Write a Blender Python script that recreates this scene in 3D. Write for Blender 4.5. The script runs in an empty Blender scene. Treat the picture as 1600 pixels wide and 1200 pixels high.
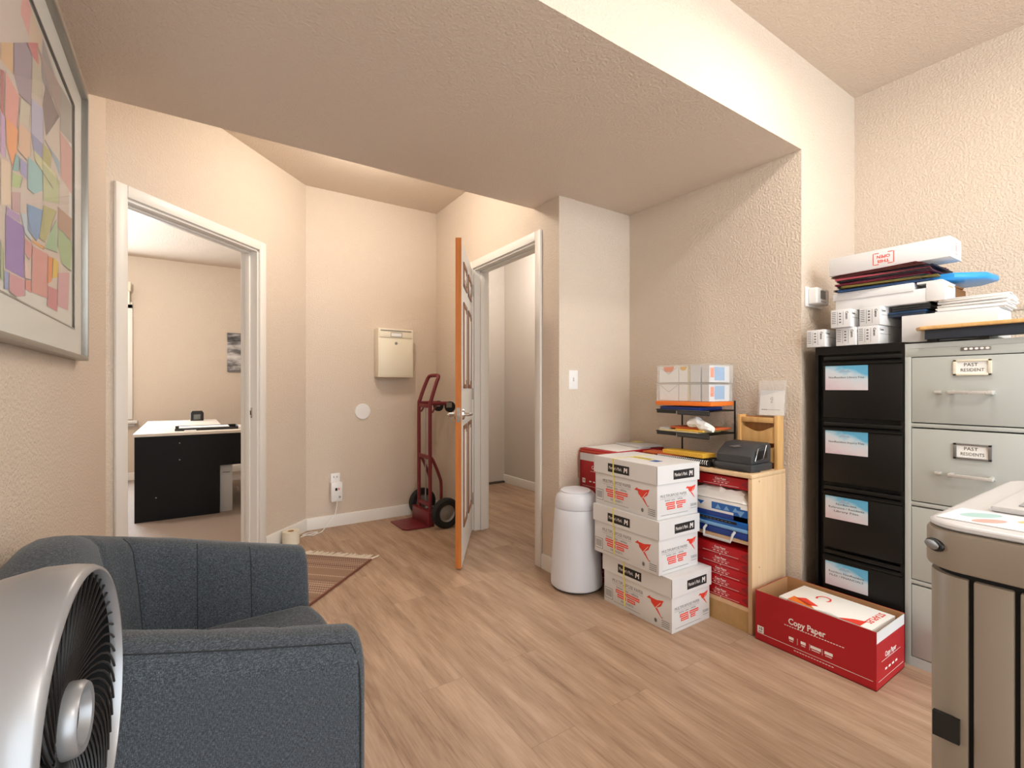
import bpy, bmesh, math, random
from mathutils import Matrix, Vector
random.seed(7)
PI = math.pi
COL = bpy.context.scene.collection

# ------------------------------------------------------------------ materials
def srgb(r, g, b):
    f = lambda c: (c/255/12.92) if c/255 <= .04045 else ((c/255+.055)/1.055)**2.4
    return (f(r), f(g), f(b), 1)

def new_mat(name):
    m = bpy.data.materials.new(name); m.use_nodes = True
    nt = m.node_tree
    return m, nt, nt.nodes['Principled BSDF']

def plain(name, col, rough=.5, metal=0, spec=.5, alpha=1, coat=0):
    m, nt, p = new_mat(name)
    p.inputs['Base Color'].default_value = col
    p.inputs['Roughness'].default_value = rough
    p.inputs['Metallic'].default_value = metal
    p.inputs['Specular IOR Level'].default_value = spec
    p.inputs['Alpha'].default_value = alpha
    p.inputs['Coat Weight'].default_value = coat
    # faint procedural variation of gloss so that no surface is perfectly uniform
    n = nt.nodes.new('ShaderNodeTexNoise'); n.inputs['Scale'].default_value = 35
    tc = nt.nodes.new('ShaderNodeTexCoord'); nt.links.new(tc.outputs['Object'], n.inputs['Vector'])
    mr = nt.nodes.new('ShaderNodeMapRange')
    mr.inputs['To Min'].default_value = max(0, rough-.04); mr.inputs['To Max'].default_value = min(1, rough+.04)
    nt.links.new(n.outputs['Fac'], mr.inputs['Value']); nt.links.new(mr.outputs['Result'], p.inputs['Roughness'])
    return m

def ramp(nt, fac, stops):
    r = nt.nodes.new('ShaderNodeValToRGB')
    e = r.color_ramp.elements
    while len(e) < len(stops): e.new(.5)
    for i, (pos, c) in enumerate(stops): e[i].position = pos; e[i].color = c
    nt.links.new(fac, r.inputs['Fac'])
    return r.outputs['Color']

def noise(nt, vec, scale, detail=3, rough=.5):
    n = nt.nodes.new('ShaderNodeTexNoise')
    n.inputs['Scale'].default_value = scale; n.inputs['Detail'].default_value = detail; n.inputs['Roughness'].default_value = rough
    if vec: nt.links.new(vec, n.inputs['Vector'])
    return n.outputs['Fac']

def bump(nt, p, h, strength, dist):
    b = nt.nodes.new('ShaderNodeBump'); b.inputs['Strength'].default_value = strength; b.inputs['Distance'].default_value = dist
    nt.links.new(h, b.inputs['Height']); nt.links.new(b.outputs['Normal'], p.inputs['Normal'])

def mapping(nt, src, scale=(1,1,1), rot=(0,0,0)):
    mp = nt.nodes.new('ShaderNodeMapping'); mp.inputs['Scale'].default_value = scale; mp.inputs['Rotation'].default_value = rot
    nt.links.new(src, mp.inputs['Vector']); return mp.outputs['Vector']

def plaster(name, col, strength=.5):
    m, nt, p = new_mat(name)
    g = nt.nodes.new('ShaderNodeNewGeometry').outputs['Position']
    p.inputs['Base Color'].default_value = col
    p.inputs['Roughness'].default_value = .62; p.inputs['Specular IOR Level'].default_value = .3
    f = noise(nt, g, 100, 3, .55)
    h = nt.nodes.new('ShaderNodeMapRange'); h.inputs['From Min'].default_value = .42; h.inputs['From Max'].default_value = .62
    nt.links.new(f, h.inputs['Value'])
    bump(nt, p, h.outputs['Result'], strength*1.15, .0032)
    return m

def wood(name, c1, c2, scale=(30, 2.2, 30), rough=.45):
    m, nt, p = new_mat(name)
    tc = nt.nodes.new('ShaderNodeTexCoord').outputs['Object']
    f = noise(nt, mapping(nt, tc, scale), 1.6, 5, .6)
    nt.links.new(ramp(nt, f, [(.3, c1), (.7, c2)]), p.inputs['Base Color'])
    p.inputs['Roughness'].default_value = rough
    return m

def floor_mat():
    m, nt, p = new_mat('vinyl_plank')
    L = nt.links
    g = nt.nodes.new('ShaderNodeNewGeometry').outputs['Position']
    v = mapping(nt, g, (1, 1, 1), (0, 0, PI/2))           # planks run along world Y
    bk = nt.nodes.new('ShaderNodeTexBrick')
    bk.offset = .37; bk.squash = 1
    bk.inputs['Scale'].default_value = 1
    bk.inputs['Brick Width'].default_value = 1.22; bk.inputs['Row Height'].default_value = .18
    bk.inputs['Mortar Size'].default_value = .0005; bk.inputs['Mortar Smooth'].default_value = .1
    bk.inputs['Color1'].default_value = (0, 0, 0, 1); bk.inputs['Color2'].default_value = (1, 1, 1, 1)
    bk.inputs['Mortar'].default_value = (.5, .5, .5, 1)
    L.new(v, bk.inputs['Vector'])
    # every plank shifts the grain
    off = nt.nodes.new('ShaderNodeVectorMath'); off.operation = 'MULTIPLY_ADD'
    L.new(bk.outputs['Color'], off.inputs[0]); off.inputs[1].default_value = (7.3, 3.1, 0); L.new(g, off.inputs[2])
    gv = mapping(nt, off.outputs['Vector'], (9, .9, 1))
    n1 = noise(nt, gv, 1.5, 6, .62)
    gv2 = mapping(nt, off.outputs['Vector'], (70, 4, 1))
    n2 = noise(nt, gv2, 1.6, 4, .6)
    w = nt.nodes.new('ShaderNodeMath'); w.operation = 'MULTIPLY_ADD'
    L.new(n2, w.inputs[0]); w.inputs[1].default_value = .5; L.new(n1, w.inputs[2])
    w2 = nt.nodes.new('ShaderNodeMath'); w2.operation = 'MULTIPLY_ADD'
    sep = nt.nodes.new('ShaderNodeSeparateColor'); L.new(bk.outputs['Color'], sep.inputs['Color'])
    L.new(sep.outputs['Red'], w2.inputs[0]); w2.inputs[1].default_value = .07; L.new(w.outputs[0], w2.inputs[2])
    c = ramp(nt, w2.outputs[0], [(.40, srgb(98, 77, 63)), (.58, srgb(136, 109, 89)), (.72, srgb(159, 131, 108)), (.95, srgb(182, 155, 132))])
    mx = nt.nodes.new('ShaderNodeMix'); mx.data_type = 'RGBA'
    L.new(bk.outputs['Fac'], mx.inputs['Factor']); L.new(c, mx.inputs['A']); mx.inputs['B'].default_value = srgb(112, 88, 72)
    L.new(mx.outputs['Result'], p.inputs['Base Color'])
    p.inputs['Roughness'].default_value = .48; p.inputs['Specular IOR Level'].default_value = .4
    bump(nt, p, n2, .12, .001)
    return m

def fabric(name):
    m, nt, p = new_mat(name)
    tc = nt.nodes.new('ShaderNodeTexCoord').outputs['Object']
    f1 = noise(nt, mapping(nt, tc, (900, 900, 160)), 1, 2, .6)
    f2 = noise(nt, mapping(nt, tc, (200, 200, 900)), 1, 2, .6)
    a = nt.nodes.new('ShaderNodeMath'); a.operation = 'ADD'; nt.links.new(f1, a.inputs[0]); nt.links.new(f2, a.inputs[1])
    h = nt.nodes.new('ShaderNodeMath'); h.operation = 'MULTIPLY'; h.inputs[1].default_value = .5; nt.links.new(a.outputs[0], h.inputs[0])
    nt.links.new(ramp(nt, h.outputs[0], [(.36, srgb(36, 41, 46)), (.5, srgb(60, 66, 73)), (.66, srgb(100, 108, 116))]), p.inputs['Base Color'])
    p.inputs['Roughness'].default_value = .9; p.inputs['Specular IOR Level'].default_value = .2
    p.inputs['Sheen Weight'].default_value = .15
    bump(nt, p, h.outputs[0], .3, .0008)
    return m

def rug_mat():
    m, nt, p = new_mat('woven_rug')
    L = nt.links
    tc = nt.nodes.new('ShaderNodeTexCoord').outputs['Object']
    sx = nt.nodes.new('ShaderNodeSeparateXYZ'); L.new(tc, sx.inputs[0])
    # bands across the length (local x), dotted rows and plain reddish fields
    band = nt.nodes.new('ShaderNodeTexNoise'); band.noise_dimensions = '1D'; band.inputs['Scale'].default_value = 9
    L.new(sx.outputs['X'], band.inputs['W'])
    base = ramp(nt, band.outputs['Fac'], [(.35, srgb(128, 99, 80)), (.5, srgb(142, 114, 94)), (.65, srgb(116, 82, 66))])
    w1 = nt.nodes.new('ShaderNodeTexWave'); w1.bands_direction = 'X'; w1.inputs['Scale'].default_value = 11; L.new(tc, w1.inputs['Vector'])
    w2 = nt.nodes.new('ShaderNodeTexWave'); w2.bands_direction = 'Y'; w2.inputs['Scale'].default_value = 22; L.new(tc, w2.inputs['Vector'])
    mu = nt.nodes.new('ShaderNodeMath'); mu.operation = 'MULTIPLY'; L.new(w1.outputs['Fac'], mu.inputs[0]); L.new(w2.outputs['Fac'], mu.inputs[1])
    gt = nt.nodes.new('ShaderNodeMath'); gt.operation = 'GREATER_THAN'; gt.inputs[1].default_value = .45; L.new(mu.outputs[0], gt.inputs[0])
    fld = nt.nodes.new('ShaderNodeMath'); fld.operation = 'GREATER_THAN'; fld.inputs[1].default_value = .47; L.new(band.outputs['Fac'], fld.inputs[0])
    a = nt.nodes.new('ShaderNodeMath'); a.operation = 'MULTIPLY'; L.new(gt.outputs[0], a.inputs[0]); L.new(fld.outputs[0], a.inputs[1])
    s = nt.nodes.new('ShaderNodeMath'); s.operation = 'MULTIPLY'; s.inputs[1].default_value = .65; L.new(a.outputs[0], s.inputs[0])
    mx = nt.nodes.new('ShaderNodeMix'); mx.data_type = 'RGBA'
    L.new(s.outputs[0], mx.inputs['Factor']); L.new(base, mx.inputs['A']); mx.inputs['B'].default_value = srgb(206, 184, 164)
    L.new(mx.outputs['Result'], p.inputs['Base Color']); p.inputs['Roughness'].default_value = .95
    bump(nt, p, mu.outputs[0], .4, .002)
    return m

def card_mat():
    # printed drawer card: pale blue upper right corner running to a rosy lower left
    m, nt, p = new_mat('printed_sky_card')
    tc = nt.nodes.new('ShaderNodeTexCoord').outputs['Generated']
    sx = nt.nodes.new('ShaderNodeSeparateXYZ'); nt.links.new(tc, sx.inputs[0])
    n = noise(nt, tc, 4, 4)
    a = nt.nodes.new('ShaderNodeMath'); a.operation = 'MULTIPLY_ADD'; a.inputs[1].default_value = -.45
    nt.links.new(sx.outputs['Y'], a.inputs[0]); nt.links.new(sx.outputs['Z'], a.inputs[2])
    b = nt.nodes.new('ShaderNodeMath'); b.operation = 'MULTIPLY_ADD'; b.inputs[1].default_value = .6
    nt.links.new(n, b.inputs[0]); nt.links.new(a.outputs[0], b.inputs[2])
    nt.links.new(ramp(nt, b.outputs[0], [(.0, srgb(210, 190, 198)), (.35, srgb(212, 207, 213)), (.68, srgb(200, 212, 222)), (.9, srgb(140, 190, 214)), (1, srgb(96, 170, 208))]), p.inputs['Base Color'])
    p.inputs['Roughness'].default_value = .35
    return m

def sea_photo_mat():
    m, nt, p = new_mat('grey_sea_photo')
    tc = nt.nodes.new('ShaderNodeTexCoord').outputs['Generated']
    f0 = noise(nt, mapping(nt, tc, (2.5, 1, 7)), 1.3, 6, .65)
    sz = nt.nodes.new('ShaderNodeSeparateXYZ'); nt.links.new(tc, sz.inputs[0])
    tri = ramp(nt, sz.outputs['Z'], [(.0, (.35,.35,.35,1)), (.28, (.45,.45,.45,1)), (.40, (.9,.9,.9,1)), (.52, (.3,.3,.3,1)), (.66, (.75,.75,.75,1)), (.85, (.2,.2,.2,1)), (1, (.1,.1,.1,1))])
    mm_ = nt.nodes.new('ShaderNodeMath'); mm_.operation = 'MULTIPLY_ADD'; nt.links.new(tri, mm_.inputs[0]); mm_.inputs[1].default_value = .4; nt.links.new(f0, mm_.inputs[2])
    sb_ = nt.nodes.new('ShaderNodeMath'); sb_.operation = 'SUBTRACT'; nt.links.new(mm_.outputs[0], sb_.inputs[0]); sb_.inputs[1].default_value = .15; f = sb_.outputs[0]
    nt.links.new(ramp(nt, f, [(.3, srgb(45, 45, 48)), (.48, srgb(110, 108, 110)), (.62, srgb(190, 186, 186)), (.8, srgb(222, 218, 216))]), p.inputs['Base Color'])
    return m

WALL = plaster('warm_plaster', srgb(214, 199, 183), .5)
CEIL = plaster('ceiling_plaster', srgb(214, 198, 182), .5)
HALLPAINT = plaster('cool_hall_paint', srgb(208, 201, 193), .35)
OFFICE_FLOOR = plaster('grey_brown_office_floor', srgb(150, 134, 123), .6)  # office floor colour, greyer than the planks
FLOOR = floor_mat()
TRIM = plain('white_trim_paint', srgb(226, 222, 216), .4)
FAB = fabric('charcoal_tweed')
SEAM = plain('dark_seam_thread', srgb(34, 38, 42), .9)
SILVER = plain('satin_silver', srgb(150, 151, 154), .34, .45)
CHROME = plain('brushed_nickel', srgb(205, 203, 200), .22, 1)
BLACKP = plain('black_plastic', srgb(16, 16, 17), .45)
DARKP = plain('dark_grey_plastic', srgb(58, 59, 62), .5)
RUBBER = plain('black_rubber', srgb(24, 24, 26), .75)
RED_METAL = plain('maroon_metal', srgb(112, 28, 36), .42)
ORANGEWOOD = wood('orange_oak', srgb(172, 96, 34), srgb(196, 118, 52), (40, 40, 2.5))
MOULD = plain('brown_moulding', srgb(140, 92, 62), .5)
BIRCH = wood('birch_veneer', srgb(214, 180, 140), srgb(226, 196, 158), (18, 18, 2))
PINE = wood('pine', srgb(206, 158, 96), srgb(224, 182, 122), (26, 26, 2.4))
PINE_DK = wood('pine_inner', srgb(176, 120, 68), srgb(196, 142, 88), (26, 26, 2.4))
TAN = wood('tan_plinth', srgb(184, 146, 94), srgb(194, 158, 106), (2, 14, 14))
WHITEP = plain('white_plastic', srgb(232, 231, 230), .35)
BINW = plain('cool_white_plastic', srgb(214, 217, 226), .38)
PAPER = plain('white_paper', srgb(238, 237, 234), .8)
PAPER2 = plain('grey_white_paper', srgb(214, 214, 216), .8)
CARTON = plain('white_carton', srgb(219, 219, 220), .7)
KRAFT = plain('kraft_cardboard', srgb(176, 132, 90), .85)
KRAFT_DK = plain('brown_cardboard', srgb(136, 92, 52), .85)
RED = plain('red_wrapper', srgb(190, 20, 32), .38)
REDBOX = plain('red_carton', srgb(172, 16, 28), .5)
REDFLAP = plain('red_wrapper_fold', srgb(150, 12, 22), .42)
INK = plain('black_ink', srgb(26, 25, 26), .7)
GREYINK = plain('grey_ink', srgb(104, 104, 108), .7)
REDINK = plain('red_ink', srgb(226, 62, 44), .6)
WHITEINK = plain('white_ink', srgb(245, 240, 238), .6)
YELLOW = plain('yellow_strap', srgb(232, 218, 120), .5)
ORANGE = plain('orange_card', srgb(232, 118, 34), .6)
ORANGE2 = plain('brick_orange_envelope', srgb(196, 92, 44), .7)
GOLD = plain('gold_envelope', srgb(226, 176, 60), .7)
CREAM = plain('cream_envelope', srgb(226, 208, 160), .75)
BLUE = plain('blue_film', srgb(24, 96, 176), .3)
BLUE2 = plain('royal_blue', srgb(28, 60, 140), .4)
LBLUE = plain('light_blue_plastic', srgb(120, 170, 216), .3)
NAVY = plain('navy_laminate', srgb(50, 58, 70), .5)
CABBLK = plain('black_enamel', srgb(15, 14, 13), .42, 0, .35)
CABBLK2 = plain('black_enamel_recess', srgb(12, 11, 11), .5)
CABGRY = plain('grey_enamel', srgb(180, 184, 180), .42)
GAPM = plain('dark_gap', srgb(18, 18, 18), .9)
COPIER = plain('taupe_plastic', srgb(142, 131, 117), .45)
COPTOP = plain('pale_grey_plastic', srgb(206, 206, 208), .3)
COPTOP2 = plain('grey_platen', srgb(168, 168, 170), .18)
CREAMMETAL = plain('cream_enamel', srgb(228, 220, 200), .4)
DESKBLK = plain('black_laminate', srgb(9, 9, 10), .55, 0, .25)
DESKTOP = plain('pale_laminate', srgb(222, 212, 200), .45)
TOWER = plain('pale_grey_case', srgb(190, 190, 190), .5)
PULL = plain('silver_pull', srgb(206, 203, 199), .28, .35)
TIN = plain('galvanised', srgb(150, 150, 150), .4, .8)
SCREEN = plain('lcd_grey', srgb(98, 100, 98), .2)
CARD = card_mat()
SEA = sea_photo_mat()
RUG = rug_mat()
FRINGE = plain('cream_fringe', srgb(216, 202, 184), .9)
RUGEDGE = plain('rug_binding', srgb(112, 62, 46), .95)
FRAMEM = plain('pewter_frame', srgb(150, 146, 138), .35, .6)
MAT_BOARD = plain('pale_mat_board', srgb(214, 212, 204), .8)
HALLDARK = plain('dark_base_strip', srgb(70, 62, 56), .7)

def clear_mat(name, col, alpha, rough=.12):
    m = plain(name, col, rough, 0, .5, alpha); return m
CLEAR = clear_mat('frosted_clear_plastic', srgb(236, 236, 236), .16, .2)
FILM = clear_mat('clear_film', srgb(240, 238, 236), .13, .1)
GLASS = clear_mat('picture_glass', srgb(240, 240, 236), .07, .03)

# ------------------------------------------------------------------ mesh builder
_txt = {}
def text_geo(s, bold=False):
    key = (s, bold)
    if key not in _txt:
        cu = bpy.data.curves.new('t', 'FONT'); cu.body = s; cu.size = 1; cu.resolution_u = 2
        cu.align_x = 'CENTER'; cu.align_y = 'CENTER'
        if bold: cu.offset = .022
        ob = bpy.data.objects.new('t', cu)
        me = bpy.data.meshes.new_from_object(ob)
        _txt[key] = ([tuple(v.co) for v in me.vertices], [tuple(p.vertices) for p in me.polygons])
        bpy.data.objects.remove(ob); bpy.data.curves.remove(cu); bpy.data.meshes.remove(me)
    return _txt[key]

def frame(o, x, y, z):
    M = Matrix.Identity(4)
    for i, a in enumerate((x, y, z)):
        for j in range(3): M[j][i] = a[j]
    for j in range(3): M[j][3] = o[j]
    return M
def on_left(x, y, z):   return frame((x, y, z), (0,-1,0), (0,0,1), (-1,0,0))   # facing -X
def on_front(x, y, z):  return frame((x, y, z), (1,0,0), (0,0,1), (0,-1,0))    # facing -Y
def on_top(x, y, z, r=0): return Matrix.Translation((x, y, z)) @ Matrix.Rotation(r, 4, 'Z')

class MB:
    def __init__(s, *mats):
        s.bm = bmesh.new(); s.mats = list(mats); s.M = Matrix.Identity(4); s.free = []
    def mi(s, m):
        if m is None: return 0
        if m not in s.mats: s.mats.append(m)
        return s.mats.index(m)
    def add(s, verts, faces, m=None, M=None, fix=True):
        T = s.M @ M if M is not None else s.M
        vs = [s.bm.verts.new(T @ Vector(v)) for v in verts]
        fs = []
        i = s.mi(m)
        for f in faces:
            try: q = s.bm.faces.new([vs[k] for k in f])
            except ValueError: continue
            q.material_index = i; fs.append(q)
        if fix: bmesh.ops.recalc_face_normals(s.bm, faces=fs)
        return vs, fs
    def box(s, a, b, m=None, bev=0, M=None, seg=2):
        (x0,y0,z0), (x1,y1,z1) = [tuple(map(min, a, b)), tuple(map(max, a, b))]
        v = [(x0,y0,z0),(x1,y0,z0),(x1,y1,z0),(x0,y1,z0),(x0,y0,z1),(x1,y0,z1),(x1,y1,z1),(x0,y1,z1)]
        f = [(0,3,2,1),(4,5,6,7),(0,1,5,4),(1,2,6,5),(2,3,7,6),(3,0,4,7)]
        vs, fs = s.add(v, f, m, M)
        if bev > 0:
            es = list({e for q in fs for e in q.edges})
            bmesh.ops.bevel(s.bm, geom=es, offset=bev, segments=seg, affect='EDGES', profile=.5, material=-1)
        return s
    def prism(s, pts, z0, z1, m=None, bev=0, M=None, seg=2):
        n = len(pts)
        v = [(p[0], p[1], z0) for p in pts] + [(p[0], p[1], z1) for p in pts]
        f = [tuple(range(n-1, -1, -1)), tuple(range(n, 2*n))] + [(i, (i+1) % n, n+(i+1) % n, n+i) for i in range(n)]
        vs, fs = s.add(v, f, m, M)
        if bev > 0:
            es = list({e for q in fs[:2] for e in q.edges})
            bmesh.ops.bevel(s.bm, geom=es, offset=bev, segments=seg, affect='EDGES', profile=.5, material=-1)
        return s
    def quad(s, pts, m=None, M=None):
        s.add(pts, [tuple(range(len(pts)))], m, M, fix=False); return s
    def rect(s, cx, cy, w, h, m, M, z=0):
        return s.quad([(cx-w/2, cy-h/2, z), (cx+w/2, cy-h/2, z), (cx+w/2, cy+h/2, z), (cx-w/2, cy+h/2, z)], m, M)
    def poly(s, pts, m, M, z=0):
        return s.quad([(x, y, z) for x, y in pts], m, M)
    def text(s, t, size, m, M, cx=0, cy=0, z=0, bold=False, width=None):
        V, F = text_geo(t, bold)
        sx = size
        if width:
            w = max(v[0] for v in V) - min(v[0] for v in V); sx = width / w
        s.add([(cx+v[0]*sx, cy+v[1]*size, z) for v in V], F, m, M, fix=False); return s
    def rings(s, rings, m=None, closed=True, cap=True, M=None):
        n = len(rings[0]); v = [p for r in rings for p in r]; f = []
        for i in range(len(rings)-1):
            for j in range(n if closed else n-1):
                k = (j+1) % n
                f.append((i*n+j, i*n+k, (i+1)*n+k, (i+1)*n+j))
        if cap:
            f.append(tuple(range(n-1, -1, -1))); f.append(tuple(range((len(rings)-1)*n, len(rings)*n)))
        s.add(v, f, m, M); return s
    def lathe(s, prof, m=None, seg=32, M=None, cap=True):
        rg = [[(r*math.cos(2*PI*j/seg), r*math.sin(2*PI*j/seg), z) for j in range(seg)] for r, z in prof]
        return s.rings(rg, m, True, cap, M)
    def tube(s, path, r, m=None, seg=8, closed=False, M=None):
        P = [Vector(p) for p in path]; n = len(P); rg = []
        prev = None
        for i in range(n):
            a = P[(i-1) % n] if (closed or i > 0) else P[i]
            b = P[(i+1) % n] if (closed or i < n-1) else P[i]
            t = (b-a).normalized()
            if prev is None:
                up = Vector((0,0,1)) if abs(t.z) < .9 else Vector((1,0,0))
                u = t.cross(up).normalized()
            else:
                u = (prev - t*prev.dot(t)).normalized()
            prev = u; w = t.cross(u)
            rr = r[i] if isinstance(r, (list, tuple)) else r
            rg.append([tuple(P[i] + u*rr*math.cos(2*PI*j/seg) + w*rr*math.sin(2*PI*j/seg)) for j in range(seg)])
        if closed: rg.append(rg[0])
        return s.rings(rg, m, True, not closed, M)
    def build(s, name, parent=None, kind=None, label=None, angle=38):
        me = bpy.data.meshes.new(name)
        s.bm.to_mesh(me); s.bm.free()
        for m in s.mats: me.materials.append(m)
        me.polygons.foreach_set('use_smooth', [True]*len(me.polygons))
        me.set_sharp_from_angle(angle=math.radians(angle))
        o = bpy.data.objects.new(name, me); COL.objects.link(o)
        if parent is not None: o.parent = parent
        if kind: o['kind'] = kind
        if label: o['label'] = label
        return o

def tag(o, label, cat, group=None):
    o['label'] = label; o['category'] = cat
    if group: o['group'] = group
    return o
def thing(name, label, cat, loc=(0,0,0), rz=0, group=None, rx=0, ry=0):
    o = bpy.data.objects.new(name, None); COL.objects.link(o)
    o.location = loc; o.rotation_euler = (rx, ry, rz); o.empty_display_size = .1
    return tag(o, label, cat, group)
def struct_empty(name, loc=(0,0,0), M=None):
    o = bpy.data.objects.new(name, None); COL.objects.link(o); o['kind'] = 'structure'
    if M is not None: o.matrix_world = M
    else: o.location = loc
    return o
def dup(root, loc, rz, label, group=None):
    r = root.copy(); COL.objects.link(r); r.location = loc; r.rotation_euler = (0,0,rz); r['label'] = label
    if group: r['group'] = group
    for ch in list(root.children):
        c = ch.copy(); COL.objects.link(c); c.parent = r
        for g in list(ch.children):
            d = g.copy(); COL.objects.link(d); d.parent = c
    return r
def arc(cx, cy, r, a0, a1, n):
    return [(cx + r*math.cos(math.radians(a0+(a1-a0)*i/n)), cy + r*math.sin(math.radians(a0+(a1-a0)*i/n))) for i in range(n+1)]
def smooth(t):
    t = max(0, min(1, t)); return t*t*(3-2*t)
def catmull(P, n=8):
    P = [Vector(p) for p in P]; out = []
    for i in range(len(P)-1):
        p0, p1, p2, p3 = P[max(i-1,0)], P[i], P[i+1], P[min(i+2, len(P)-1)]
        for k in range(n):
            t = k/n
            out.append(.5*((2*p1) + (p2-p0)*t + (2*p0-5*p1+4*p2-p3)*t*t + (3*p1-p0-3*p2+p3)*t**3))
    out.append(P[-1]); return [tuple(v) for v in out]

# ------------------------------------------------------------------ the setting
H1, HS = 2.745, 2.295          # ceiling height, soffit height
XA, WT = -.32, .12
b = MB(FLOOR); b.box((-3, -2.2, -.1), (5, 8.2, 0)); b.build('floor', kind='structure')
b = MB(CEIL); b.box((-3, -2.2, H1), (5, 8.2, H1+.1)); b.build('ceiling', kind='structure')
b = MB(CEIL); b.prism([(XA, 1.142), (2.47, 1.142), (2.47, 2.235), (1.856, 2.235), (1.8645, 2.5), (XA, 2.5)], HS, H1)
b.build('ceiling_soffit', kind='structure')
b = MB(WALL); b.box((XA-WT, -2.2, 0), (XA, 2.976, H1)); b.build('wall_left', kind='structure')
# wall with the office door, at 45 degrees
uB = Vector((.783+.32, 4.08-2.976, 0)); LB = uB.length; uB.normalize()
MBm = frame((XA, 2.976, 0), uB, (-uB.y, uB.x, 0), (0,0,1))
OB0, OB1, OH = .088, 1.03, 2.085
b = MB(WALL); b.M = MBm
b.box((-.12, 0, 0), (OB0, WT, H1)); b.box((OB1, 0, 0), (LB, WT, H1)); b.box((OB0, 0, OH), (OB1, WT, H1))
b.build('wall_office_side', kind='structure')
b = MB(WALL); b.box((.783, 4.08, 0), (1.914, 4.2, H1)); b.build('wall_back', kind='structure')
uD = Vector((1.856-1.914, 2.235-4.08, 0)); LD = uD.length; uD.normalize()
MDm = frame((1.914, 4.08, 0), uD, (-uD.y, uD.x, 0), (0,0,1))
OD0, OD1 = .742, 1.62
b = MB(WALL); b.M = MDm
b.box((-.9, 0, 0), (OD0, WT, H1)); b.box((OD1, 0, 0), (LD, WT, H1)); b.box((OD0, 0, OH), (OD1, WT, H1))
b.build('wall_hall_side', kind='structure')
b = MB(WALL); b.box((1.977, 2.235, 0), (3.28, 2.355, H1)); b.build('wall_alcove_back', kind='structure')
b = MB(WALL); b.box((2.47, 1.142, 0), (2.59, 2.235, H1)); b.build('wall_alcove_right', kind='structure')
b = MB(WALL); b.box((2.59, 1.142, 0), (3.19, 1.262, H1)); b.build('wall_return', kind='structure')
b = MB(WALL); b.box((3.071, -2.2, 0), (3.19, 1.142, H1)); b.build('wall_right', kind='structure')
b = MB(WALL); b.box((3.063, -2.2, 1.485), (3.071, 1.142, 1.505), bev=.003); b.build('trim_1', kind='structure')
# office beyond
b = MB(WALL); b.box((-2.6, 7.47, 0), (1.7, 7.59, H1)); b.build('wall_office_far', kind='structure')
b = MB(WALL); b.box((-2.6, 2.0, 0), (-2.48, 7.47, H1)); b.build('wall_office_left', kind='structure')
b = MB(WALL); b.box((1.5, 4.2, 0), (1.62, 7.47, H1)); b.build('wall_office_right', kind='structure')
b = MB(WALL); b.box((-2.48, 2.0, 0), (-.44, 2.12, H1)); b.build('wall_office_near', kind='structure')
b = MB(OFFICE_FLOOR); pc = lambda u, n: (XA+uB.x*u-uB.y*n, 2.976+uB.y*u+uB.x*n)
b.prism([pc(OB0, .06), pc(OB1, .06), pc(OB1, WT), (.84, 4.2), (1.5, 4.2), (1.5, 7.47), (-2.48, 7.47), (-2.48, 2.12), (-.9, 2.12), pc(-.12, WT), pc(OB0, WT)], 0, .004); b.build('floor_office', kind='structure')
# hallway beyond
b = MB(HALLPAINT); b.box((2.065, 4.83, 0), (3.28, 4.95, H1)); b.build('wall_hall_left', kind='structure')
b = MB(HALLPAINT); b.box((3.16, 2.355, 0), (3.28, 4.83, H1)); b.build('wall_hall_far', kind='structure')

def base(name, p, q, n, h=.095, m=TRIM, t=.013):
    # baseboard from p to q, n = unit normal into the room
    p, q, n = Vector((*p, 0)), Vector((*q, 0)), Vector((*n, 0))
    u = (q-p); L = u.length; u.normalize()
    bb = MB(m); bb.M = frame(p, u, n, (0,0,1))
    prof = [(0,0), (t,0), (t,h-.012), (t-.003,h-.004), (.003,h), (0,h)]
    bb.rings([[(0, a, z) for a, z in prof], [(L, a, z) for a, z in prof]])
    return bb.build(name, kind='structure')
base('baseboard_left', (XA, -2.2), (XA, 2.97), (1, 0))
pB = lambda u: (XA+uB.x*u, 2.976+uB.y*u)
pD = lambda u: (1.914+uD.x*u, 4.08+uD.y*u)
nB = (uB.y, -uB.x); nD = (uD.y, -uD.x)
base('baseboard_office_side', pB(OB1+.06), pB(LB), nB)
base('baseboard_back', (.783, 4.08), (1.914, 4.08), (0, -1))
base('baseboard_hall_side', pD(0), pD(OD0-.058), nD)
base('baseboard_doorway', pD(OD1+.058), pD(LD), nD)
base('baseboard_alcove_back', (1.865, 2.235), (2.47, 2.235), (0, -1))
base('baseboard_alcove_right', (2.47, 1.142), (2.47, 2.235), (-1, 0))
base('baseboard_return', (2.47, 1.142), (3.071, 1.142), (0, -1))
base('baseboard_office_far', (-2.48, 7.47), (1.5, 7.47), (0, -1))
base('baseboard_hall_far', (3.16, 2.355), (3.16, 4.83), (-1, 0))
base('baseboard_hall_left', (2.065, 4.83), (3.16, 4.83), (0, -1), .022, HALLDARK, .03)

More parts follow.
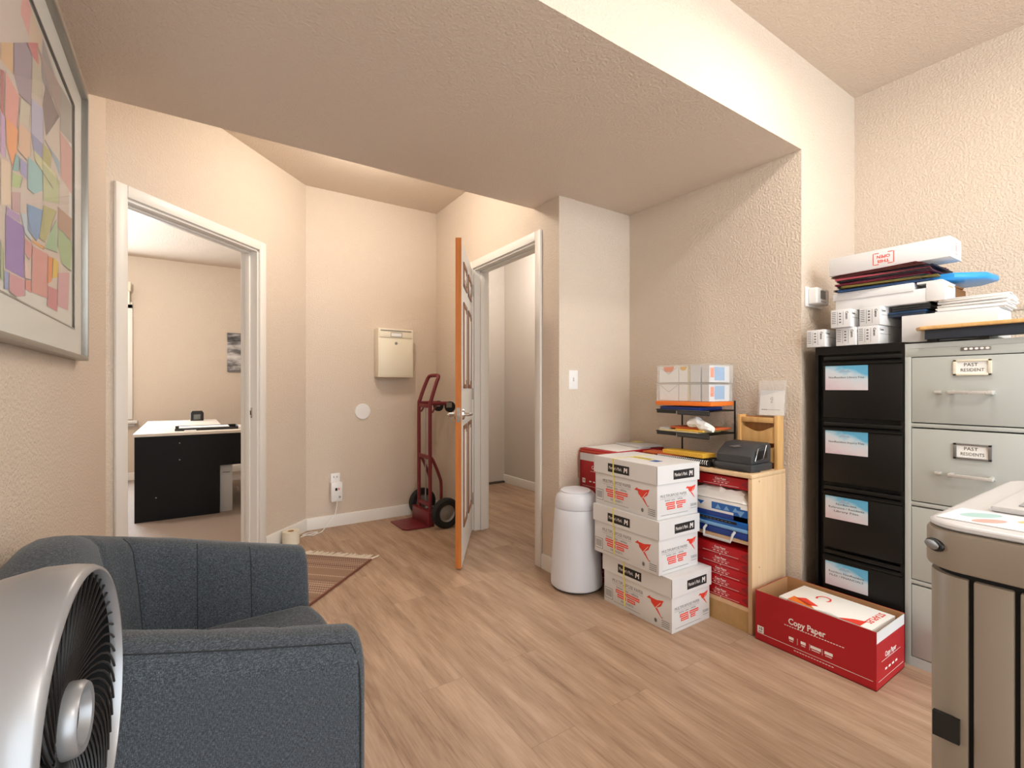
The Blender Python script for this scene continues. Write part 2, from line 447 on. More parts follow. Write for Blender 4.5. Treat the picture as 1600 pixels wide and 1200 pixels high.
def casing(o, M, u0, u1, oh, w=.06, both=True):
    # jambs, stop and flat casing of a doorway, local x along the wall, y outward (away from the room)
    j = MB(TRIM)
    j.box((u0, -.002, 0), (u0+.018, WT+.002, oh)); j.box((u1-.018, -.002, 0), (u1, WT+.002, oh)); j.box((u0, -.002, oh-.018), (u1, WT+.002, oh))
    j.build('jamb', o)
    st = MB(TRIM)
    st.box((u0+.018, .05, 0), (u0+.03, .085, oh-.018), bev=.002); st.box((u1-.03, .05, 0), (u1-.018, .085, oh-.018), bev=.002)
    st.box((u0+.018, .05, oh-.03), (u1-.018, .085, oh-.018), bev=.002)
    st.build('door_stop', o)
    def side(y0, y1, nm):
        c = MB(TRIM)
        for (xa, xb) in ((u0-w+.006, u0+.006), (u1-.006, u1+w-.006)):
            c.box((xa, y0, 0), (xb, y1, oh+w-.006), bev=.005)
        c.box((u0+.006, y0, oh-.006), (u1-.006, y1, oh+w-.006), bev=.005)
        c.build(nm, o)
    side(-.018, 0, 'casing')
    side(WT, WT+.018, 'casing')

d1 = struct_empty('door_1', M=MBm); casing(d1, MBm, OB0, OB1, OH)
s = MB(CHROME); s.box((OB1-.021, .035, .93), (OB1-.0175, .065, 1.0), bev=.001)
s.box((OB1-.0222, .043, .95), (OB1-.0208, .057, .98), GAPM); s.build('strike_plate', d1)
d2 = struct_empty('door_2', M=MDm); casing(d2, MDm, OD0, OD1, OH)
s = MB(TIN); s.box((OD1-.021, .02, .93), (OD1-.0175, .045, 1.0), GAPM, bev=.001); s.build('strike_plate', d2)

# hall door leaf, standing open; local x from hinge to free edge, y = face towards the doorway
hinge = Vector((1.872, 3.33, 0)); tip = Vector((1.412, 2.648, 0))
uL = (tip-hinge); DW = uL.length; uL.normalize()
Lm = frame((hinge.x, hinge.y, .012), uL, (-uL.y, uL.x, 0), (0,0,1))
leaf = MB(TRIM)
DT, DH = .036, 2.058
leaf.box((0, -DT, 0), (DW-.004, 0, DH))
leaf.box((DW-.004, -DT-.0004, 0), (DW, .0004, DH), ORANGEWOOD)
lo = leaf.build('leaf'); lo.matrix_world = d2.matrix_world.inverted() @ Lm; 
lo.parent = d2
xs = [(.11, DW/2-.05), (DW/2+.05, DW-.12)]
for (xa, xb) in xs:
    for (za, zb) in ((.22, .88), (1.12, 1.68), (1.78, 1.94)):
        for y0, sg in ((0, 1), (-DT, -1)):
            pm = MB(MOULD)
            for (c0, c1) in (((xa, za), (xb, za+.028)), ((xa, zb-.028), (xb, zb)), ((xa, za), (xa+.028, zb)), ((xb-.028, za), (xb, zb))):
                pm.box((c0[0], y0, c0[1]), (c1[0], y0+sg*.007, c1[1]), bev=.0025)
            pm.box((xa+.055, y0, za+.055), (xb-.055, y0+sg*.006, zb-.055), TRIM, bev=.003)
            pm.build('panel_moulding', lo)
hd = MB(CHROME)
for sg, y0 in ((1, 0), (-1, -DT)):
    Mh = Matrix.Translation((DW-.065, y0, .955)) @ Matrix.Rotation(-sg*PI/2, 4, 'X')
    hd.lathe([(.032, 0), (.034, .004), (.031, .012), (.022, .016), (.013, .018), (.012, .045), (.0, .047)], seg=28, M=Mh)
    hd.tube([(DW-.065, y0+sg*.042, .955), (DW-.07, y0+sg*.052, .955), (DW-.12, y0+sg*.055, .955), (DW-.175, y0+sg*.05, .953)], .0095, seg=10)
hd.box((DW, -DT+.006, .91), (DW+.0015, -.006, 1.0)); hd.box((DW, -.026, .945), (DW+.007, -.012, .965))
hd.build('lever_handle', lo)
hg = MB(CHROME)
for z in (.2, 1.03, 1.85):
    hg.tube([(-.004, .004, z), (-.004, .004, z+.09)], .006)
hg.build('hinge', lo)

# office window sliver on the far wall
w1 = struct_empty('window_1', (-1.1, 7.47, 0))
f = MB(TRIM)
for a, c in (((-.55, -.03, .75), (-.47, 0, 2.15)), ((.47, -.03, .75), (.55, 0, 2.15)), ((-.55, -.03, 2.1), (.55, 0, 2.18)), ((-.02, -.02, .75), (.02, 0, 2.1)), ((-.47, -.02, 1.42), (.47, 0, 1.46))):
    f.box(a, c, bev=.003)
f.build('window_frame', w1)
SKYPANE, nt, p = new_mat('daylit_pane')
p.inputs['Base Color'].default_value = srgb(225, 232, 240); p.inputs['Emission Color'].default_value = (.9, .95, 1, 1); p.inputs['Emission Strength'].default_value = 1.6
g = MB(SKYPANE); g.box((-.47, -.008, .75), (.47, -.004, 2.1)); g.build('pane', w1)
g = MB(TRIM); g.box((-.58, -.09, .70), (.6, 0, .735), bev=.006); g.box((-.56, -.02, .66), (.57, 0, .70), bev=.004); g.build('sill', w1)
sh = tag(MB(CREAMMETAL).box((-1.66, 7.36, 2.30), (-.56, 7.44, 2.41), bev=.01).box((-1.64, 7.39, 2.14), (-.575, 7.41, 2.30)).build('window_shade'), 'cream roller shade with valance above the office window', 'window shade')

# ------------------------------------------------------------------ office beyond the door
dk = thing('office_desk', 'black office desk with pale top seen through the left doorway', 'desk', (-.363, 5.07, 0))
MB(DESKTOP).prism([(-.01, -.015), (1.75, -.015), (1.75, .72), (.66, .72), (.66, 1.83), (-.01, 1.83)], .722, .748, bev=.004).build('desk_top', dk)
m = MB(DESKBLK); m.box((0, 0, 0), (.606, .02, .722)); m.box((.606, .004, .434), (1.72, .02, .722)); m.build('front_panel', dk)
for a, c in (((0, .02, 0), (.02, 1.8, .722)), ((.63, .75, 0), (.65, 1.8, .722)), ((1.7, .02, 0), (1.72, .7, .722))): MB(DESKBLK).box(a, c).build('side_panel', dk)
for x, z in ((.31, .655), (.31, .51), (.145, .2)): MB(TIN).lathe([(.005, 0), (.005, .003), (0, .004)], seg=10, M=Matrix.Translation((x, 0, z)) @ Matrix.Rotation(PI/2, 4, 'X')).build('screw_cap', dk)
t = thing('pale_case', 'pale grey upright case standing under the office desk', 'computer case', (.248, 5.115, 0))
MB(TOWER).box((0, 0, 0), (.10, .42, .435), bev=.006).build('case', t)
MB(GAPM).box((.02, -.003, .36), (.08, .001, .364)).build('seam', t)
ch = thing('office_chair', 'black office chair on castors behind the office desk, partly hidden by the door jamb', 'office chair', (.82, 5.95, 0))
for k in range(5):
    a = math.radians(212+72*k); x, y = .33*math.cos(a), .33*math.sin(a)
    lg = MB(BLACKP); lg.tube([(0, 0, .12), (x*.6, y*.6, .10), (x, y, .078)], [.03, .024, .018], seg=8)
    lo_ = lg.build('base_arm', ch)
    cs = MB(RUBBER)
    for sg in (-1, 1):
        cs.lathe([(.0, -.01), (.026, -.01), (.03, -.006), (.03, .006), (.026, .01), (0, .01)], seg=18,
                 M=Matrix.Translation((x-math.sin(a)*sg*.014, y+math.cos(a)*sg*.014, .03)) @ Matrix.Rotation(a, 4, 'Z') @ Matrix.Rotation(PI/2, 4, 'X'))
    cs.tube([(x, y, .03), (x, y, .08)], .01); cs.build('castor', lo_)
MB(BLACKP).tube([(0, 0, .1), (0, 0, .44)], .025).build('stem', ch)
MB(DARKP).box((-.24, -.24, .44), (.24, .24, .52), bev=.03, seg=3).build('seat', ch)
MB(DARKP).box((-.22, .2, .56), (.22, .27, .72), bev=.03, seg=3).tube([(0, .22, .46), (0, .26, .6)], .02).build('backrest', ch)
t = thing('letter_tray', 'black letter tray holding white papers on the office desk', 'letter tray', (.1, 5.32, .748))
MB(BLACKP).box((-.19, -.12, 0), (.30, .14, .006)).box((-.19, -.12, .006), (.30, -.115, .022)).box((.295, -.12, .006), (.30, .14, .03)).box((-.19, .135, .006), (.30, .14, .03)).build('tray', t)
tag(MB(PAPER).box((-.06, 5.22, .7545), (.33, 5.44, .775)).build('paper_pile'), 'pile of white papers in the black letter tray on the office desk', 'papers')
tag(MB(PAPER).box((-.02, 5.14, .748), (.07, 5.19, .756), bev=.003).build('crumpled_note'), 'small white paper scrap in front of the letter tray', 'paper')
t = thing('rounded_gadget', 'small black rounded desk gadget with a grey window, far end of the office desk', 'desk gadget', (.098, 6.74, .748))
MB(BLACKP).prism([(-.065, 0), (.065, 0), (.065, .09), (.05, .115), (-.05, .115), (-.065, .09)], -.03, .03, M=Matrix.Rotation(PI/2, 4, 'X'), bev=.008).build('body', t)
MB(SCREEN).box((-.035, -.034, .012), (.035, -.028, .075), bev=.004).build('window', t)
t = thing('sea_photo', 'black and white seascape print on the far office wall', 'picture', (.446, 7.47, 1.346))
MB(SEA).box((0, -.022, 0), (.78, 0, .522)).build('canvas', t)

# ------------------------------------------------------------------ things on the walls
# framed abstract picture
PX, PY0, PY1, PZ0, PZ1 = XA, 1.03, 2.232, 1.232, 2.155
art = thing('framed_artwork', 'large framed abstract watercolour of coloured patches on the left wall', 'picture', (PX, 0, 0))
f = MB(FRAMEM); fw, fd = .014, .034
for a, c in (((0, PY0, PZ0), (fd, PY1, PZ0+fw)), ((0, PY0, PZ1-fw), (fd, PY1, PZ1)), ((0, PY0, PZ0+fw), (fd, PY0+fw, PZ1-fw)), ((0, PY1-fw, PZ0+fw), (fd, PY1, PZ1-fw))):
    f.box(a, c, bev=.0015)
f.build('frame', art)
my, mz0, mz1 = .125, .085, .085
mt = MB(MAT_BOARD)
ya, yb, za, zb = PY0+fw+my, PY1-fw-my, PZ0+fw+mz0, PZ1-fw-mz1
for a, c in (((.012, PY0+fw, PZ0+fw), (.016, PY1-fw, za)), ((.012, PY0+fw, zb), (.016, PY1-fw, PZ1-fw)), ((.012, PY0+fw, za), (.016, ya, zb)), ((.012, yb, za), (.016, PY1-fw, zb))):
    mt.box(a, c)
mt.build('mat_board', art)
ed = MB(FRAMEM)
for a, c in (((.010, ya, za-.004), (.0175, yb, za)), ((.010, ya, zb), (.0175, yb, zb+.004)), ((.010, yb, za-.004), (.0175, yb+.004, zb+.004)), ((.010, ya-.004, za-.004), (.0175, ya, zb+.004))):
    ed.box(a, c)
ed.build('inner_fillet', art)
pr = MB(MAT_BOARD)
pr.box((.003, ya-.01, za-.01), (.010, yb+.01, zb+.01))
pal = dict(o=(226,176,120), m=(166,146,160), g=(150,142,140), p=(196,160,196), k=(222,150,140), c=(206,200,176), b=(140,168,196), l=(172,180,206), t=(150,192,190),
           y=(206,196,120), n=(166,190,140), v=(152,120,176), r=(206,120,112), s=(110,150,190), w=(150,120,104), e=(228,130,60), u=(226,196,60), d=(120,112,112), f=(212,182,150), h=(196,208,170))
pm_ = {k: plain('watercolour_'+k, srgb(*[int(q*.78+210*.22) for q in v]), .85) for k, v in pal.items()}
Mart = frame((.0105, ya, za), (0,1,0), (0,0,1), (1,0,0))
AW, AH = yb-ya, zb-za
patches = [
 ((214, 176, 136), [(1.368, 1.829), (1.456, 1.881), (1.456, 1.812), (1.368, 1.796)]),
 ((165, 148, 158), [(1.456, 1.881), (1.558, 1.942), (1.606, 1.94), (1.6, 1.814), (1.497, 1.791), (1.456, 1.815)]),
 ((206, 130, 130), [(1.558, 1.942), (1.658, 2.001), (1.665, 1.95), (1.6, 1.937)]),
 ((196, 186, 166), [(1.606, 1.94), (1.7, 1.947), (1.7, 1.88), (1.6, 1.847)]),
 ((176, 158, 150), [(1.658, 1.991), (2.166, 2.093), (2.166, 1.943), (1.91, 1.936), (1.743, 1.953)]),
 ((172, 166, 158), [(1.929, 2.031), (2.107, 2.055), (2.107, 1.927), (1.91, 1.895)]),
 ((138, 122, 120), [(1.743, 1.942), (1.901, 1.931), (1.743, 1.806), (1.707, 1.869)]),
 ((184, 182, 206), [(1.6, 1.834), (1.714, 1.862), (1.714, 1.772), (1.596, 1.749)]),
 ((190, 110, 110), [(1.368, 1.776), (1.39, 1.785), (1.39, 1.692), (1.368, 1.696)]),
 ((224, 160, 150), [(1.399, 1.79), (1.502, 1.788), (1.481, 1.707), (1.394, 1.694)]),
 ((206, 198, 178), [(1.508, 1.788), (1.588, 1.804), (1.576, 1.753), (1.497, 1.733)]),
 ((236, 164, 112), [(1.399, 1.696), (1.492, 1.709), (1.492, 1.672), (1.451, 1.608), (1.408, 1.638)]),
 ((206, 168, 206), [(1.368, 1.693), (1.399, 1.693), (1.399, 1.611), (1.368, 1.607)]),
 ((222, 186, 158), [(1.497, 1.73), (1.594, 1.744), (1.588, 1.689), (1.558, 1.668), (1.481, 1.662)]),
 ((150, 152, 186), [(1.596, 1.749), (1.707, 1.769), (1.7, 1.723), (1.619, 1.715)]),
 ((178, 174, 116), [(1.714, 1.772), (1.806, 1.787), (1.79, 1.736), (1.707, 1.722)]),
 ((150, 192, 194), [(1.57, 1.682), (1.707, 1.701), (1.707, 1.647), (1.619, 1.61), (1.564, 1.605)]),
 ((160, 158, 200), [(1.492, 1.651), (1.564, 1.663), (1.558, 1.622), (1.508, 1.62)]),
 ((176, 196, 140), [(1.446, 1.6), (1.524, 1.616), (1.502, 1.584), (1.441, 1.566)]),
 ((140, 184, 186), [(1.471, 1.649), (1.508, 1.651), (1.492, 1.617), (1.446, 1.603)]),
 ((204, 204, 160), [(1.619, 1.718), (1.857, 1.745), (1.892, 1.726), (1.823, 1.694), (1.632, 1.696)]),
 ((208, 164, 156), [(1.91, 1.891), (2.118, 1.914), (2.118, 1.763), (1.929, 1.763)]),
 ((154, 172, 184), [(1.728, 1.789), (1.91, 1.801), (1.91, 1.757), (1.806, 1.784)]),
 ((224, 202, 176), [(1.368, 1.599), (1.436, 1.614), (1.441, 1.528), (1.368, 1.505)]),
 ((184, 190, 146), [(1.707, 1.718), (1.91, 1.744), (1.892, 1.673), (1.714, 1.624)]),
 ((150, 122, 182), [(1.4, 1.497), (1.537, 1.508), (1.537, 1.389), (1.4, 1.384)]),
 ((178, 150, 190), [(1.405, 1.513), (1.503, 1.524), (1.503, 1.508), (1.405, 1.498)]),
 ((196, 160, 160), [(1.439, 1.554), (1.503, 1.575), (1.503, 1.527), (1.444, 1.519)]),
 ((186, 200, 208), [(1.508, 1.529), (1.561, 1.545), (1.598, 1.511), (1.598, 1.49), (1.543, 1.493)]),
 ((128, 160, 196), [(1.561, 1.568), (1.716, 1.599), (1.716, 1.543), (1.644, 1.502), (1.567, 1.509)]),
 ((180, 176, 120), [(1.716, 1.614), (1.865, 1.644), (1.787, 1.569), (1.731, 1.52), (1.672, 1.516)]),
 ((160, 190, 150), [(1.865, 1.619), (1.875, 1.527), (1.731, 1.505), (1.787, 1.562)]),
 ((178, 144, 122), [(1.884, 1.662), (2.094, 1.686), (2.07, 1.609), (1.962, 1.608), (1.884, 1.6)]),
 ((166, 186, 142), [(1.884, 1.6), (1.962, 1.608), (2.094, 1.606), (2.07, 1.512), (1.942, 1.508), (1.884, 1.546)]),
 ((208, 150, 148), [(1.543, 1.483), (1.604, 1.485), (1.604, 1.457), (1.579, 1.441), (1.537, 1.448)]),
 ((208, 150, 142), [(1.604, 1.481), (1.763, 1.497), (1.763, 1.377), (1.598, 1.369)]),
 ((224, 142, 88), [(1.763, 1.493), (1.821, 1.498), (1.804, 1.431), (1.755, 1.415)]),
 ((220, 186, 80), [(1.821, 1.502), (1.893, 1.502), (1.884, 1.458), (1.813, 1.441)]),
 ((206, 160, 164), [(1.884, 1.471), (2.048, 1.503), (2.025, 1.381), (1.875, 1.374)]),
 ((200, 130, 136), [(1.763, 1.412), (1.884, 1.421), (1.875, 1.357), (1.755, 1.357)]),
 ((222, 190, 186), [(1.537, 1.442), (1.598, 1.397), (1.543, 1.39)]),
 ((204, 150, 156), [(1.424, 1.38), (1.543, 1.387), (1.543, 1.35), (1.475, 1.337), (1.424, 1.341)]),
 ((150, 160, 200), [(1.391, 1.379), (1.424, 1.38), (1.419, 1.343), (1.391, 1.341)]),
 ((210, 140, 132), [(1.543, 1.387), (1.598, 1.394), (1.598, 1.366), (1.543, 1.367)]),
 ((170, 186, 140), [(1.368, 1.435), (1.386, 1.419), (1.386, 1.355), (1.368, 1.357)]),
 ((214, 160, 100), [(1.604, 1.495), (1.724, 1.507), (1.716, 1.498), (1.604, 1.488)]),
]
pr.poly([(1.16-ya, 1.37-za), (1.9-ya, 1.40-za), (2.04-ya, 1.45-za), (2.05-ya, 2.0-za), (1.75-ya, 2.05-za), (1.16-ya, 2.05-za)], plain('watercolour_wash', srgb(204, 190, 178), .85), Mart, .0001)
for q, (c, P) in enumerate(patches):
    mm = plain('watercolour_patch', srgb(*c), .85)
    pts = [(min(max(y-ya, .004), AW-.004), min(max(z-za, .004), AH-.004)) for y, z in P]
    ar = sum(pts[k-1][0]*pts[k][1]-pts[k][0]*pts[k-1][1] for k in range(len(pts)))
    pr.poly(pts if ar > 0 else pts[::-1], mm, Mart, .0002+.00001*q)
    for k in range(len(pts)):          # pencil outline on two sides of every patch
        if k % 2: continue
        a, c2 = Vector(pts[k-1]), Vector(pts[k]); d = (c2-a)
        if d.length < .01: continue
        nn = Vector((-d.y, d.x)).normalized()*.0012
        pr.poly([tuple(a-nn), tuple(c2-nn), tuple(c2+nn), tuple(a+nn)], pm_['d'], Mart, .0012)
for P_, c in (([(1.30, 1.97), (1.40, 1.99), (1.39, 2.055), (1.29, 2.055)], 'o'), ([(1.405, 1.99), (1.50, 2.0), (1.52, 2.058), (1.40, 2.056)], 'm'), ([(1.51, 1.98), (1.58, 1.97), (1.60, 2.05), (1.53, 2.057)], 'k'), ([(1.585, 1.96), (1.68, 1.93), (1.70, 2.04), (1.605, 2.052)], 'f'), ([(1.69, 1.94), (1.80, 1.90), (1.84, 2.02), (1.71, 2.045)], 'g')):
    pr.poly([(y-ya, z-za) for y, z in P_], pm_[c], Mart, .00015)
for k in range(7):
    c = ('k', 'm', 'o', 'b', 'p', 'n', 'r')[k]
    pr.poly([(.02, AH*(.9-.12*k)), (.11, AH*(.87-.12*k)), (.11, AH*(.97-.12*k)), (.02, AH*(.99-.12*k))], pm_[c], Mart, .0001)
pr.build('print', art)
MB(GLASS).box((.0255, PY0+fw, PZ0+fw), (.0275, PY1-fw, PZ1-fw)).build('glass', art)

# drop box
mbx = thing('drop_box', 'cream metal drop box with slot and lock on the back wall', 'mailbox', (1.485, 4.08, 1.225))
MB(CREAMMETAL).box((-.155, -.115, 0), (.155, 0, .415), bev=.005).build('body', mbx)
MB(CREAMMETAL).box((-.139, -.119, .012), (.139, -.113, .318), bev=.003).build('door', mbx)
m = MB(CREAMMETAL); m.box((-.145, -.122, .338), (.145, -.113, .385), bev=.003); m.box((-.135, -.1235, .396), (.135, -.114, .401), TIN)
m.build('slot_flap', mbx)
m = MB(GREYINK); 
for a, c in (((-.05, -.1245, .345), (.05, -.1215, .348)), ((-.05, -.1245, .378), (.05, -.1215, .381)), ((-.05, -.1245, .345), (-.047, -.1215, .381)), ((.047, -.1245, .345), (.05, -.1215, .381))): m.box(a, c)
m.box((-.046, -.1235, .349), (.046, -.1215, .377), PAPER)
m.build('name_card', mbx)
MB(TIN).lathe([(.0, 0), (.012, 0), (.012, .005), (0, .006)], seg=18, M=Matrix.Translation((-.002, -.119, .29)) @ Matrix.Rotation(PI/2, 4, 'X')).build('lock', mbx)

t = thing('round_cover_plate', 'round white blank cover plate on the back wall', 'cover plate', (1.232, 4.08, .934))
MB(WHITEP).lathe([(0, 0), (.066, 0), (.066, .006), (.062, .011), (0, .013)], seg=40, M=Matrix.Rotation(PI/2, 4, 'X')).build('plate', t)

t = thing('wall_outlet', 'white wall outlet low on the back wall with an adapter box', 'outlet', (1.008, 4.08, .212))
MB(WHITEP).box((-.037, -.007, .105), (.037, 0, .222), bev=.003).build('cover_plate', t)
m = MB(INK); m.box((-.014, -.0078, .185), (-.010, -.0069, .2)); m.box((.010, -.0078, .185), (.014, -.0069, .2)); m.build('socket_slots', t)
a_ = thing('phone_adapter', 'white plug-in adapter box with a red light below the outlet', 'adapter', (1.008, 4.073, .212))
MB(WHITEP).box((-.044, -.05, 0), (.044, 0, .155), bev=.006).build('housing', a_)
MB(INK).box((-.014, -.052, .088), (.004, -.0495, .11)).build('port', a_)
MB(REDINK).box((.012, -.0515, .092), (.02, -.0495, .108)).build('indicator', a_)
MB(TIN).lathe([(0, 0), (.008, 0), (.008, .003), (0, .004)], seg=14, M=Matrix.Translation((.022, -.05, .035)) @ Matrix.Rotation(PI/2, 4, 'X')).build('knob', a_)
cb = MB(WHITEP)
cb.tube(catmull([(1.006, 4.022, .225), (1.004, 4.02, .17), (.985, 4.005, .11), (.93, 3.98, .06), (.88, 3.965, .006), (.83, 3.93, .005), (.80, 3.90, .005), (.76, 3.93, .006), (.735, 3.95, .006), (.79, 3.985, .006), (.845, 3.96, .009), (.80, 3.925, .011), (.74, 3.915, .008), (.71, 3.90, .006)], 7), .0035, seg=7)
tag(cb.build('white_cable'), 'white cable hanging from the adapter and coiled on the floor', 'cable')

t = thing('light_switch', 'white light switch plate beside the hall doorway', 'light switch', (1.966, 2.235, 1.128))
MB(WHITEP).box((-.036, -.006, 0), (.036, 0, .116), bev=.003).build('plate', t)
MB(WHITEP).box((-.005, -.018, .05), (.005, -.004, .072), bev=.002).build('toggle', t)

t = thing('thermostat', 'white thermostat with a grey screen on the wall above the toner boxes', 'thermostat', (2.5, 1.142, 1.545))
MB(WHITEP).box((0, -.008, -.01), (.175, 0, .088), bev=.004).build('back_plate', t)
MB(WHITEP).box((.018, -.05, 0), (.146, -.008, .08), bev=.008, seg=3).build('body', t)
MB(SCREEN).box((.052, -.0512, .026), (.104, -.0495, .066)).build('screen', t)
m = MB(GREYINK)
for k in range(3): m.box((.06+.018*k, -.051, .011), (.068+.018*k, -.0495, .014))
m.build('button', t)

# ------------------------------------------------------------------ floor things at the back
t = thing('paper_roll', 'cream paper roll standing on the floor by the angled wall', 'paper roll', (.627, 3.80, 0))
MB(CREAMMETAL).lathe([(.022, 0), (.058, 0), (.058, .092), (.022, .092), (.022, 0)], seg=36, cap=False).build('roll', t)
MB(KRAFT).lathe([(.019, .001), (.022, .001), (.022, .0925), (.019, .0925), (.019, .001)], seg=30, cap=False).build('core', t)

rz = math.atan2(uB.y, uB.x) + PI
rg = thing('fringed_rug', 'brown woven rug with cream fringe before the office doorway', 'rug', (1.02, 3.15, 0), rz)
RLn, RW = .98, .62
MB(RUG).box((.02, -RW, .001), (RLn, 0, .009), bev=.002).build('weave', rg)
m = MB(RUGEDGE); m.tube([(.02, -.003, .006), (RLn, -.003, .006)], .006, seg=6); m.tube([(.02, -RW+.003, .006), (RLn, -RW+.003, .006)], .006, seg=6); m.build('binding', rg)
fr = MB(FRINGE); rr = random.Random(9)
for k in range(62):
    y = -RW + RW*(k+.5)/62
    dx, dy = -.045-rr.random()*.03, rr.uniform(-.012, .03)
    fr.tube([(.022, y, .006), (.005, y+dy*.2, .007), (dx*.6, y+dy*.7, .005), (dx, y+dy, .004)], [.004, .005, .0045, .003], seg=5)
fr.build('fringe', rg)

# hand truck
ht = thing('hand_truck', 'maroon convertible hand truck standing in the back corner', 'hand truck', (1.65, 3.75, 0))
yN, yF = -.115, .112
m = MB(RED_METAL); m.prism([(-.23, .17), (-.23, -.10), (-.20, -.135), (-.03, -.15), (-.012, -.15), (-.012, .19)], .003, .011); m.build('toe_plate', ht)
m = MB(RED_METAL); m.box((-.03, -.15, .003), (.02, .19, .12), bev=.004); m.build('back_plate', ht)
for y, nm in ((yN, 0), (yF, 0)):
    m = MB(RED_METAL)
    m.tube(catmull([(.0, y, .02), (.0, y, .5), (.0, y, .96), (.012, y, 1.04), (.05, y+ (.006 if y < 0 else -.006), 1.15), (.072, y+(.012 if y < 0 else -.012), 1.205)], 6), .0155, seg=12)
    m.build('rail', ht)
m = MB(RED_METAL)
m.tube(catmull([(.066, yN+.008, 1.19), (.08, yN+.014, 1.222), (.088, yN+.045, 1.238), (.088, yF-.045, 1.238), (.08, yF-.014, 1.222), (.066, yF-.008, 1.19)], 6), .0155, seg=12); m.build('handle_loop', ht)
for z in (.17, .56, .985):
    m = MB(RED_METAL); m.box((-.008, yN, z-.016), (.008, yF, z+.016), bev=.003); m.build('cross_bar', ht)
MB(TIN).tube([(.02, .02, .1), (.02, .02, .98)], .006).build('lock_rod', ht)
for y in (yN+.002, yF):
    m = MB(RED_METAL); m.tube(catmull([(.0, y, .57), (.03, y, .53), (.085, y, .40), (.1, y, .33), (.1, y, .16)], 6), .013, seg=10); m.build('strut', ht)
    m = MB(RED_METAL); m.tube([(-.01, y, 1.005), (.16, y, 1.005)], .016, seg=10); m.tube([(.02, y, .93), (.06, y, .995)], .008, seg=8); m.build('folding_arm', ht)
    k = MB(RUBBER); k.lathe([(.0, -.014), (.04, -.014), (.046, -.009), (.046, .009), (.04, .014), (0, .014)], seg=26, M=Matrix.Translation((.182, y, .975)) @ Matrix.Rotation(PI/2, 4, 'X'))
    k.box((.14, y-.02, .97), (.19, y-.0165, 1.012), TIN); k.box((.14, y+.0165, .97), (.19, y+.02, 1.012), TIN); k.build('small_castor', ht)
for y in (-.235, .235):
    Mw = Matrix.Translation((.085, y, .123)) @ Matrix.Rotation(PI/2, 4, 'X')
    w = MB(RUBBER); w.lathe([(.068, -.024), (.105, -.028), (.12, -.018), (.123, 0), (.12, .018), (.105, .028), (.068, .024)], seg=40, M=Mw, cap=False); wo = w.build('wheel', ht)
    w = MB(TIN); w.lathe([(0, -.006), (.03, -.008), (.055, -.004), (.069, -.022), (.07, 0), (.069, .022), (.055, .012), (.03, .018), (.012, .024), (0, .025)], seg=36, M=Mw); w.build('wheel_hub', wo)
MB(TIN).tube([(.085, -.225, .123), (.085, .225, .123)], .008).build('axle', ht)

# ------------------------------------------------------------------ armchair
ac = thing('armchair', 'charcoal tweed tub armchair in front of the left wall', 'armchair', (0, 0, 0))
T = .13
path = [(.275-.0304*i, 1.035) for i in range(0, 12)] + arc(-.09, 1.185, .15, 270, 180, 22)[1:] + [(-.24, 1.185+.0233*i) for i in range(1, 9)] + arc(-.04, 1.395, .20, 180, 90, 22) + [(-.0143+.0263*i, 1.595) for i in range(0, 12)]
warp = lambda x, y: (x+.012*(y-1.035)/.56, 1.035+(y-1.035)*1.107)
path = [warp(*q) for q in path]
Ls = [0]
for i in range(1, len(path)): Ls.append(Ls[-1] + math.dist(path[i], path[i-1]))
tot = Ls[-1]
seams = [tot*q for q in (.075, .17, .60, .70, .82, .915)]
HK = [(0, .634), (.18, .676), (.36, .722), (.55, .786), (.70, .825), (1.2, .845)]
def hgt_s(i):
    q = min(Ls[i], tot-Ls[i])
    for (a, za), (c, zc) in zip(HK, HK[1:]):
        if q <= c: return za + (zc-za)*(q-a)/(c-a)
    return HK[-1][1]
rgs = []
def section(i, shr, ext):
    x, y = path[i]
    a, c = path[max(i-1, 0)], path[min(i+1, len(path)-1)]
    tx, ty = c[0]-a[0], c[1]-a[1]; l = math.hypot(tx, ty); tx /= l; ty /= l
    nx, ny = -ty, tx                       # to the left of travel = outside... sign fixed below
    if (x-.06)*nx + (y-1.345)*ny < 0: nx, ny = -nx, -ny
    g = 0
    for s0 in seams: g = max(g, math.exp(-((Ls[i]-s0)/.012)**2))
    z1 = hgt_s(i) - shr*.02
    z0 = .09
    r = .055
    th = T/2 - shr*.02
    out = []
    prof = []
    prof += [(th, z0), (th, z0+.2), (th, z1-.12), (th, z1-r)]
    prof += [(th-r+r*math.cos(math.radians(q)), z1-r+r*math.sin(math.radians(q))) for q in (25, 50, 75)]
    prof += [(0, z1)]
    prof += [(-th+r-r*math.cos(math.radians(q))+.006*g, z1-r+r*math.sin(math.radians(q))-.003*g) for q in (75, 50, 25)]
    prof += [(-th+.009*g, z1-r), (-th+.009*g-.014, z1-.12), (-th+.009*g-.032, z1-.24), (-th-.03, z0+.1), (-th-.03, z0)]
    ex, ey = tx*ext, ty*ext
    return [(x+nx*n+ex, y+ny*n+ey, z) for n, z in prof]
ends = [(1.6, .03), (.85, .027), (.35, .02), (.08, .01)]
for shr, e in ends: rgs.append(section(0, shr, -e))
for i in range(len(path)): rgs.append(section(i, 0, 0))
for shr, e in reversed(ends): rgs.append(section(len(path)-1, shr, e))
m = MB(FAB); m.rings(rgs); m.build('shell', ac, angle=60)
m = MB(FAB); m.prism([warp(*q) for q in [(.26, 1.09), (.285, 1.12), (.285, 1.51), (.26, 1.54), (-.1, 1.54), (-.1, 1.09)]], .09, .36, bev=.01); m.build('seat_base', ac)
